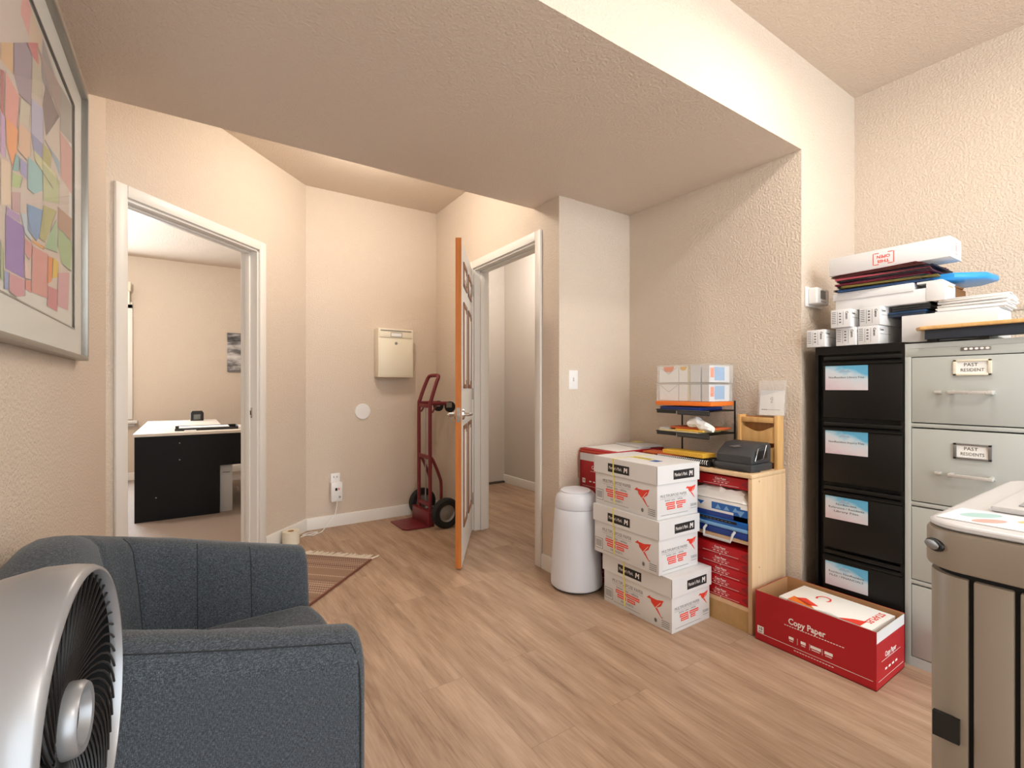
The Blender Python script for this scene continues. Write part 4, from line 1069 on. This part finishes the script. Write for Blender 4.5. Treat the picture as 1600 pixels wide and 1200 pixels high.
# ------------------------------------------------------------------ open red carton with reams
oc = thing('open_carton', 'open red copy paper carton on the floor before the black cabinet', 'box', (2.135, .722, 0))
CX, CY, CZ, tk = .282, .462, .222, .004
def wallb(b, a, c, inner_axis): b.box(a, c)
b = MB(REDBOX)
b.box((0, 0, 0), (tk/2, CY, CZ)); b.box((CX-tk/2, 0, 0), (CX, CY, CZ)); b.box((tk/2, 0, 0), (CX-tk/2, tk/2, CZ-.045)); b.box((tk/2, CY-tk/2, 0), (CX-tk/2, CY, CZ)); b.box((0, 0, 0), (CX, CY, .003))
b.box((tk/2, 0, CZ-.045), (CX-tk/2, tk/2, CZ-.004), PAPER2)
M = on_left(0, CY/2, 0)
b.text('Copy Paper', .036, WHITEINK, M, -.015, .138, .0006, bold=True, width=.145)
for k in range(22): b.rect(-.10+.0105*k, .117, .0075, .003, WHITEINK, M, .0006)
for k, w in enumerate((.02, .02, .04, .03)): b.rect(-.075+.048*k, .068, w, .012, WHITEINK, M, .0006); b.rect(-.075+.048*k, .056, w*.8, .003, WHITEINK, M, .0006)
for k in range(3): b.rect(-.05+.048*k, .064, .0012, .026, WHITEINK, M, .0006)
b.rect(.0, .034, .44, .0016, WHITEINK, M, .0006)
for k in range(14): b.rect(-.06+.011*k, .022, .008, .0025, WHITEINK, M, .0006)
b.rect(-.207, .052, .028, .030, WHITEINK, M, .0006); b.text('10', .018, INK, M, -.207, .055, .0009, bold=True); b.rect(-.207, .043, .018, .003, INK, M, .0009)
M = on_front(CX/2, 0, 0)
b.text('Copy Paper', .028, WHITEINK, M, -.005, .115, .0006, bold=True, width=.11)
for k in range(20): b.rect(-.09+.0095*k, .098, .0065, .0025, WHITEINK, M, .0006)
for k in range(4): b.rect(-.05+.034*k, .06, .02, .008, WHITEINK, M, .0006)
b.rect(0, .03, .25, .0015, WHITEINK, M, .0006)
b.build('outer_carton', oc)
b = MB(KRAFT)
b.box((tk/2+.0003, .003, .003), (tk, CY-.003, CZ-.0005)); b.box((CX-tk, .003, .003), (CX-tk/2-.0003, CY-.003, CZ-.0005)); b.box((tk, CY-tk, .003), (CX-tk, CY-tk/2-.0003, CZ-.0005)); b.box((tk, tk/2+.0003, .003), (CX-tk, tk, CZ-.006))
b.build('inner_liner', oc)
GSR = 'reams inside the open red carton'
def sream():
    t = thing('paper_ream', 'x', 'paper ream', group=GSR)
    b = MB(PAPER); b.box((0, 0, 0), (.216, .356, .05), bev=.003)
    b.box((-.0005, .03, .004), (.001, .32, .046), RED)
    M = on_top(.108, .178, .0503, -PI/2)       # reads from the short end nearest the camera
    for P, m_ in (([(-.14, -.108), (-.14, -.05), (-.06, -.08), (-.03, -.108)], ORANGE), ([(-.13, -.06), (-.10, -.03), (-.03, -.07), (-.06, -.1)], REDINK), ([(.06, -.108), (.10, -.07), (.14, -.05), (.14, -.108)], REDINK), ([(-.02, -.108), (.02, -.09), (.07, -.108)], PAPER2)):
        b.poly(P, m_, M, .0003)
    b.text('C', .085, REDINK, on_top(.14, .235, .0506, PI), 0, 0, 0)
    b.text('STAPLES', .034, REDINK, on_top(.12, .035, .0506, PI), 0, 0, 0, bold=True, width=.14)
    b.build('wrapper', t); return t
sr = sream(); sr.location = (2.168, .745, .004); sr['label'] = 'lowest white ream under the others in the open red carton'
dup(sr, (2.17, .747, .055), 0, 'second white ream from the bottom inside the open red carton', GSR)
dup(sr, (2.168, .746, .106), 0, 'third white ream from the bottom inside the open red carton', GSR)
s4 = dup(sr, (2.172, .750, .160), math.radians(-2), 'top white and orange ream reading STAPLES in the open red carton', GSR)
# second column at the far end of the carton lies flat
# ------------------------------------------------------------------ filing cabinets
CF = 2.46
def cab_shell(t, x1, w, h, m, mi):
    b = MB(m)
    b.box((0, 0, 0), (x1, .012, h)); b.box((0, w-.012, 0), (x1, w, h)); b.box((0, .012, h-.02), (x1, w-.012, h)); b.box((0, .012, 0), (x1, w-.012, .035)); b.box((x1-.012, .012, .035), (x1, w-.012, h-.02))
    b.box((.03, .012, .035), (.04, w-.012, h-.02), mi)
    return b
bk = thing('black_filing_cabinet', 'black four-drawer filing cabinet with printed blue cards', 'filing cabinet', (CF, .735, 0))
BW = .34
b = cab_shell(bk, .6, BW, 1.327, CABBLK, CABBLK2)
b.box((.0, .012, 1.29), (.012, BW-.012, 1.307)); b.build('case', bk)
cards = [('Non-Resident Library Files', None, None, 1.127, 1.237, 0), ('Non-Resident', 'Inquiry Files', None, .836, .942, 3), ('Non-Resident', 'Reference / Residents', 'Library Files', .538, .641, 0), ('Residents', 'Files / Financials', None, .232, .339, 0)]
lines = [['NonResident Library Files'], ['NonResident Inquiry Files'], ['NonResident', 'Reference / Residents', 'Library Files'], ['Resident NonResident', 'FILES / FINANCIALS']]
zs = [(1.262, 1.0), (.962, .706), (.668, .405), (.372, .055)]
ordw = ['top', 'second', 'third', 'bottom']
for k, (zt, zb) in enumerate(zs):
    b = MB(CABBLK); b.box((-.006, .004, zb), (.03, BW-.036, zt-.022), bev=.003)
    prof = [(.03, zt-.022), (-.006, zt-.022), (-.011, zt-.018), (-.011, zt-.012), (.004, zt-.004), (.03, zt-.004)]
    b.rings([[(x, y, z) for x, z in prof] for y in (.004, BW-.036)]); b.box((-.002, .004, zt), (.03, BW-.036, zt+.018), bev=.003)
    d = b.build('drawer', bk)
    z0, z1 = cards[k][3], cards[k][4]; yc = .945-.735
    c = MB(CARD); c.box((-.0075, yc-.084, z0), (-.0066, yc+.084, z1))
    M = on_left(-.0075, yc, (z0+z1)/2)
    if k == 1: c.M = Matrix.Identity(4)
    for q, ln in enumerate(lines[k]):
        c.text(ln, .013, INK, M, .0, .002+(.5*(len(lines[k])-1)-q)*.016, .0003, width=min(.14, .0074*len(ln)))
    c.poly([(-.03, .025), (-.012, .042), (.0, .03), (.008, .036), (.02, .025)][::-1], pm_['b'], M, .0003)
    co = c.build('card', d, label='printed card with blue and pink sky background')
gc = thing('grey_filing_cabinet', 'grey four-drawer filing cabinet with handwritten label holders', 'filing cabinet', (CF, .325, 0))
GW, GH = .408, 1.318
b = cab_shell(gc, .6, GW, GH, CABGRY, GAPM)
b.box((-.001, 0, GH-.055), (.03, GW, GH-.02), bev=.003); b.box((-.0012, 0, 0), (.03, .018, GH-.054), bev=.001); b.box((-.0012, GW-.0205, 0), (.03, GW, GH-.054), bev=.001)
for z in (.985, .665, .345): b.box((-.001, .018, z-.008), (.03, GW-.018, z+.008), bev=.003)
b.box((-.001, .018, 0), (.03, GW-.018, .038)); b.build('case', gc)
b = MB(TIN); M = on_left(-.0012, .19, 1.286)
b.box((-.003, .15, 1.279), (-.0005, .235, 1.293), bev=.001)
for k in range(5): b.poly([(-.03+.015*k+.0055*math.cos(a), .0045*math.sin(a)) for a in [2*PI*q/10 for q in range(10)]], WHITEINK, M, .0025)
b.build('maker_plate', gc)
for k, (zb, zt) in enumerate(((.997, 1.26), (.677, .972), (.357, .652), (.041, .332))):
    b = MB(CABGRY); b.box((-.001, .0215, zb), (.03, GW-.0222, zt), bev=.002); d = b.build('drawer', gc)
    zc = zt-.045 if k == 0 else zt-.077
    yc = .527-.325
    h = MB(CREAMMETAL if k == 0 else TIN)
    for a, c in (((-.008, yc-.054, zc-.03), (-.001, yc+.054, zc-.023)), ((-.008, yc-.054, zc+.023), (-.001, yc+.054, zc+.03)), ((-.008, yc-.054, zc-.03), (-.001, yc-.044, zc+.03)), ((-.008, yc+.044, zc-.03), (-.001, yc+.054, zc+.03))): h.box(a, c, bev=.001)
    h.box((-.003, yc-.045, zc-.024), (-.0012, yc+.045, zc+.024), PAPER)
    M = on_left(-.003, yc, zc)
    if k < 2:
        h.text('PAST', .018, INK, M, -.004, .010, .0004); h.text('RESIDENT' if k == 0 else 'RESIDENTS', .017, INK, M, 0, -.010, .0004, width=.066)
    h.build('label_holder', d)
    zh = zt-.14 if k == 0 else zt-.17
    h = MB(PULL)
    h.box((-.042, yc-.062, zh-.006), (-.034, yc+.062, zh+.006), bev=.002)
    for sg in (-1, 1): h.box((-.04, yc+sg*.056-.007, zh-.007), (-.001, yc+sg*.056+.007, zh+.007), bev=.002)
    h.build('pull_handle', d)
    h = MB(PULL); h.box((-.022, yc+.087, zh-.005), (-.001, yc+.107, zh+.005), bev=.002); h.build('latch', d)

# ------------------------------------------------------------------ things on the cabinets
GT = 'small white toner cartons on the black cabinet'
def toner():
    t = thing('toner_box', 'x', 'box', group=GT)
    b = MB(CARTON); b.box((0, 0, 0), (.24, .078, .08), bev=.0015)
    M = on_left(0, .039, .04)
    for k in range(7): b.rect(-.027, .028-.008*k, .016, .0025, GREYINK, M, .0005)
    b.rect(-.012, 0, .001, .06, INK, M, .0005); b.rect(.010, 0, .001, .06, INK, M, .0005)
    R = M @ Matrix.Rotation(-PI/2, 4, 'Z')
    b.text('Canon', .014, INK, R, -.012, .024, .0006, bold=True, width=.034)
    for k in range(4): b.rect(-.002, .022-.013*k, .008, .006, GREYINK, M, .0005)
    M = on_front(.12, 0, .04)
    b.text('Canon', .013, INK, M, -.09, .022, .0006, bold=True, width=.04)
    for k in range(9): b.rect(-.1+.012*k, .004, .009, .002, GREYINK, M, .0005)
    b.build('carton', t)
    return t
ZB = 1.3275
tn = toner(); tn.location = (CF-.03, .932+.09, ZB); tn.rotation_euler = (0, 0, 0); tn['label'] = 'leftmost lower toner carton, jutting past the black cabinet edge'
dup(tn, (CF-.012, .905, ZB), 0, 'middle lower toner carton on the black cabinet', GT)
dup(tn, (CF-.005, .823, ZB), math.radians(-2), 'right lower toner carton on the black cabinet', GT)
dup(tn, (CF-.03, .918, ZB+.081), math.radians(2), 'upper left toner carton just under the white sleeve box', GT)
dup(tn, (CF-.005, .818, ZB+.081), math.radians(-4), 'upper right toner carton just under the white sleeve box', GT)
# white sleeve box holding up the folders
sbx = thing('sleeve_box', 'white torn sleeve box under the pile of folders', 'box', (2.50, .615, 1.4895), math.radians(0))
b = MB(CARTON); b.box((0, .04, 0), (.27, .39, .056), bev=.0015); b.box((-.004, .10, .05), (.274, .40, .085), bev=.0015); b.build('tray', sbx)
b = MB(CARTON); b.box((-.002, 0, 0), (.13, .06, .075), bev=.001); b.box((.0, .01, .075), (.10, .09, .083)); b.prism([(.02, .02), (.13, .02), (.13, .08), (.06, .09)], .083, .088); M = on_front(.065, 0, .04)
for k in range(7): b.rect(-.03+.009*k, .018, .0065, .004, GOLD, M, .0006)
b.build('torn_end', sbx)
b = MB(KRAFT_DK); b.box((.132, .0, .0), (.27, .05, .062)); b.prism([(.12, .0), (.2, -.01), (.27, .02), (.27, .06), (.14, .07)], .062, .068); b.build('torn_inside', sbx, label='torn brown cardboard inside')
tag(MB(KRAFT_DK).box((2.71, .745, ZB+.0005), (2.90, 1.06, 1.488), bev=.002).build('cardboard_box'), 'plain brown cardboard box behind the toner cartons on the black cabinet', 'box')

fold = [('blue', (40, 90, 150), .0, .02, 'dark blue folder at the bottom of the folder pile'), ('black', (28, 28, 30), .012, .0, 'black folder second from the bottom of the folder pile'), ('olive', (150, 132, 60), -.004, .03, 'olive folder low in the folder pile'),
        ('teal', (24, 66, 70), .02, -.01, 'dark teal folder above the olive one in the folder pile'), ('magenta', (150, 20, 62), .006, .02, 'magenta folder in the middle of the folder pile'), ('plum', (84, 26, 60), .01, -.005, 'plum folder above the magenta one in the folder pile'),
        ('charcoal', (50, 50, 54), .0, .012, 'charcoal folder above the plum one in the folder pile'), ('pink', (214, 96, 112), -.002, .03, 'pink folder in the upper half of the folder pile'), ('navy', (26, 40, 64), .012, .0, 'navy folder above the pink one in the folder pile'),
        ('brown', (96, 48, 44), -.006, -.02, 'brown folder second from the top of the folder pile'), ('maroon', (110, 34, 38), .002, -.03, 'maroon folder on top of the folder pile under the long box')]
z = 1.5775
for k, (nm, c, dx, rz_, lb) in enumerate(fold):
    mt_ = plain('folder_'+nm, srgb(*c), .5)
    o = thing('folder', lb, 'folder', (2.62+dx, .842+.016*math.sin(k*2.1), z), rz_*4.5, 'folders piled under the long white box')
    b = MB(mt_)
    v0 = .0075
    b.box((-.13, -.175, 0), (.12, .16, .0016)); b.box((-.128, -.173, .0052), (.12, .16, .0068)); b.box((.118, -.175, .0), (.1215, .16, .0068))
    b.build('cover', o)
    MB(PAPER).box((-.115, -.16, .0018), (.115, .15, .005)).build('sheets', o)
    z += .0073
z_top = z
o = thing('plastic_folder', 'bright blue plastic folder sticking out to the right of the folder pile', 'folder', (2.71, .632, 1.578), 0, rx=0)
b = MB(plain('bright_blue_plastic', srgb(40, 150, 225), .3)); b.prism([(-.16, .06), (-.15, -.03), (-.06, -.11), (.06, -.12), (.13, -.06), (.13, .04)], -.002, .026, bev=.01, seg=3); b.build('sleeve', o)
lx = thing('long_carton', 'long white mailing carton lying on top of the folder pile', 'box', (2.50, .60, z_top+.001), 0)
b = MB(CARTON); b.box((0, 0, 0), (.145, .432, .082), bev=.002); M = on_left(0, .216, .041)
for P in (((-.037, .0), (.003, .05)), ((.037, .0), (.003, .05))): b.rect(P[0][0]-.005, 0, P[1][0], P[1][1], REDINK, M, .0005)
for cx in (-.03, .02): b.rect(cx, .0245, .018, .003, REDINK, M, .0005); b.rect(cx, -.0245, .018, .003, REDINK, M, .0005)
b.text('OPEN', .018, REDINK, M @ Matrix.Rotation(PI, 4, 'Z'), .005, -.009, .0006, width=.048, bold=True); b.text('THIS', .018, REDINK, M @ Matrix.Rotation(PI, 4, 'Z'), .005, .011, .0006, width=.044, bold=True)
M = on_front(.0725, 0, .041)
for k in range(2):
    for q in range(2): b.rect(-.008+.016*k, -.022+.044*q, .006, .004, REDINK, M, .0005)
b.text('OPEN', .012, REDINK, M @ Matrix.Rotation(PI/2, 4, 'Z'), 0, -.005, .0006, width=.03); b.text('THIS', .012, REDINK, M @ Matrix.Rotation(PI/2, 4, 'Z'), 0, .008, .0006, width=.026)
b.build('carton', lx)

# on the grey cabinet
ZG = GH+.0005
tag(MB(CARTON).box((2.502, .465, ZB), (2.70, .757, 1.44), bev=.002).build('flat_white_carton'), 'flat white carton on the grey cabinet behind the wooden riser', 'box')
rs = thing('riser_board', 'wooden topped riser with dark front on the grey cabinet', 'riser', (2.425, .28, ZG))
MB(PINE).prism([(0, -.15), (.075, -.15), (.075, .41), (.03, .415), (.0, .395)], .050, .064, bev=.003).build('top_board', rs)
MB(NAVY).box((.018, -.15, .012), (.07, .385, .05), bev=.002).build('apron', rs)
m = MB(BLACKP)
for y in (-.12, .2, .35): m.box((.03, y, 0), (.06, y+.03, .012))
m.build('foot', rs)
z = 1.4405
dn = [((30, 44, 62), 'navy'), ((30, 64, 100), 'blue'), ((40, 44, 50), 'slate'), ((60, 62, 60), 'grey green')]
for k, (c, nm) in enumerate(dn):
    o = tag(MB(plain('flat_folder_'+nm, srgb(*c), .45)).box((-.085, -.06, 0), (.095, .07, .011), bev=.003).build('flat_folder'), f'{nm} folder, number {("one","two","three","four")[k]} from the bottom beside the mail pile', 'folder', 'dark folders beside the mail pile')
    o.location = (2.60+.004*k, .735+.006*(k % 2)-.003*k, z); o.rotation_euler = (0, 0, .03*k-.05); z += .0115
z2 = 1.4405
rr = random.Random(12)
names = ['lowest', 'second', 'third', 'fourth', 'fifth', 'sixth', 'seventh', 'eighth', 'ninth', 'topmost']
for k in range(10):
    mt_ = PAPER if k % 3 else PAPER2
    o = tag(MB(mt_).box((-.085, -.10, 0), (.085, .10, .0052), bev=.0012).build('letter'), (f'{names[k]} white letter of the mail pile on the flat white carton' if k in (0, 9) else f'{names[k]} white letter from the bottom of the mail pile on the flat white carton'), 'letter', 'letters in the mail pile')
    o.location = (2.605+rr.uniform(-.008, .008), .553-.002*k+rr.uniform(-.006, .006), z2); o.rotation_euler = (0, 0, rr.uniform(-.05, .05)+.03); z2 += .0054

# ------------------------------------------------------------------ copier
cp = thing('copier', 'taupe office copier in the right foreground', 'copier', (.98, -.48, 0))
CW, CDp = .757, .62     # along y, along x
def rounded(x0, y0, x1, y1, r, n=8):
    return arc(x0+r, y0+r, r, 180, 270, n) + arc(x1-.01, y0+.01, .01, 270, 360, 3) + arc(x1-r, y1-r, r, 0, 90, n) + arc(x0+r, y1-r, r, 90, 180, n)
b = MB(COPIER); b.prism(rounded(0, 0, CDp, CW, .055), .853, .915, bev=.006); b.build('top_housing', cp)
b = MB(COPTOP); b.prism(rounded(.004, .004, CDp-.004, CW-.004, .052), .9155, .927, bev=.008, seg=3)
b.box((.16, .05, .927), (.56, CW-.055, .938), bev=.005); b.build('top_cover', cp)
b = MB(COPTOP2); b.box((.185, .07, .9382), (.535, CW-.085, .9405), bev=.001); b.build('platen', cp)
b = MB(GAPM); b.prism(rounded(.014, .014, CDp-.014, CW-.014, .045), .845, .853); b.prism(rounded(.014, .014, CDp-.014, CW-.014, .045), .06, .845); b.build('inner_frame', cp)
yb_ = [CW-.006, CW-.0605, CW-.0665, CW-.110, CW-.116, CW-.19, CW-.196, CW-.30, CW-.306, CW-.48, CW-.486, .01]
b = MB(COPIER)
b.prism([(.006, yb_[1])] + [(CDp-.01, yb_[1]), (CDp-.01, yb_[0])] + arc(.006+.05, yb_[0]-.05, .05, 90, 180, 8), .40, .845, bev=.002)
b.build('side_panel', cp)
for k in range(1, 6):
    MB(COPIER).box((.006, yb_[2*k+1], .40), (.10, yb_[2*k], .845), bev=.003).build('side_panel', cp)
b = MB(COPIER); b.prism(rounded(.006, .006, CDp-.006, CW-.006, .05), .06, .395, bev=.003); b.build('paper_drawer', cp)
b = MB(BLACKP); b.box((.0, CW-.052, .59), (.008, CW-.02, .628)); b.build('finger_slot', cp)
b = MB(DARKP)
for x, y in ((.06, .06), (.06, CW-.06), (CDp-.06, .06), (CDp-.06, CW-.06)): b.lathe([(.03, 0), (.03, .06)], seg=16, M=Matrix.Translation((x, y, 0)))
b.build('foot', cp)
th = math.radians(38); c_, s_ = math.cos(th), math.sin(th)
b = MB(BLACKP); Mk = frame((.055-.0555*c_, CW-.055+.0555*s_, .888), (-s_, -c_, 0), (0,0,1), (-c_, s_, 0))
b.prism([(.019*math.cos(a)*(1 if math.cos(a) < 0 else .8), .010*math.sin(a)) for a in [2*PI*k/24 for k in range(24)]], -.006, .002, M=Mk, bev=.001)
b.prism([(-.001+.0155*math.cos(a)*(1 if math.cos(a) < 0 else .75), .0072*math.sin(a)) for a in [2*PI*k/24 for k in range(24)]], .002, .005, TIN, M=Mk, bev=.001); b.build('latch', cp)
fl = MB(PAPER); fl.prism([(1.01, .07), (1.115, .06), (1.125, .255), (1.02, .262)], .9275, .9285)  # added sheet, only there to carry aqua and peach patches on the top
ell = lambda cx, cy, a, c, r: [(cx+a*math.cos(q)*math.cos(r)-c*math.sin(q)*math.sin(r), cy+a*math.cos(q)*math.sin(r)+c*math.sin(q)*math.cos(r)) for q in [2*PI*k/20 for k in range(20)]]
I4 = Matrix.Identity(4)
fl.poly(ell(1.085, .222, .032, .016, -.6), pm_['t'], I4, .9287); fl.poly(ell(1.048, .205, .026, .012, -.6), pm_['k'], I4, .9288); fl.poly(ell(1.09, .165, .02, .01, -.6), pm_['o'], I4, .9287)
tag(fl.build('added_overlay'), 'pale flyer added for aqua and peach patches on the copier top', 'overlay')

# ------------------------------------------------------------------ lamps, daylight, camera
def lamp(name, loc, power, col, rad=.08, globe=False):
    # flush ceiling disc that shines down
    if globe: l = bpy.data.lights.new(name, 'POINT'); l.shadow_soft_size = rad
    else: l = bpy.data.lights.new(name, 'AREA'); l.shape = 'DISK'; l.size = rad*2
    l.energy = power; l.color = col
    o = bpy.data.objects.new(name, l); COL.objects.link(o); o.location = loc; return o
WARM = (1, .86, .70)
lamp('main_lamp', (1.95, .50, 2.66), 11.5, (1, .93, .84), .07)
lamp('added_room_fill', (1.2, -.9, 2.45), 38, (1, .965, .91), .12, True)  # added fill behind the camera to brighten the alcove, not a known fixture
lamp('recess_lamp', (1.0, 3.0, 2.60), 25, (1, .92, .81), .06, True)
lamp('office_lamp', (-.9, 5.4, 2.55), 66, (1, .94, .86), .12, True)
lamp('hall_lamp', (2.62, 3.75, 2.5), 27, (1, .96, .91), .12, True)

al = bpy.data.lights.new('office_daylight', 'AREA'); al.shape = 'RECTANGLE'; al.size = 1.0; al.size_y = 1.3; al.energy = 75; al.color = (.82, .92, 1)
ao = bpy.data.objects.new('office_daylight', al); COL.objects.link(ao); ao.location = (-1.1, 7.40, 1.43); ao.rotation_euler = (-PI/2, 0, 0)
wd = bpy.data.worlds.new('daylight'); bpy.context.scene.world = wd; wd.use_nodes = True
bg = wd.node_tree.nodes['Background']; bg.inputs['Color'].default_value = (.88, .955, 1, 1); bg.inputs['Strength'].default_value = 3.9

cam = bpy.data.cameras.new('camera'); co = bpy.data.objects.new('camera', cam); COL.objects.link(co)
cam.sensor_width = 36; cam.lens = 36*750/1600; cam.clip_start = .02; cam.shift_y = 5/1600
co.location = (0, 0, 1.14); co.rotation_euler = (PI/2, 0, math.radians(-34.1))
sc = bpy.context.scene; sc.camera = co
sc.view_settings.view_transform = 'Standard'; sc.view_settings.look = 'None'; sc.view_settings.gamma = 1; sc.view_settings.exposure = .24
sc.view_settings.use_curve_mapping = False
sc.cycles.use_denoising = True
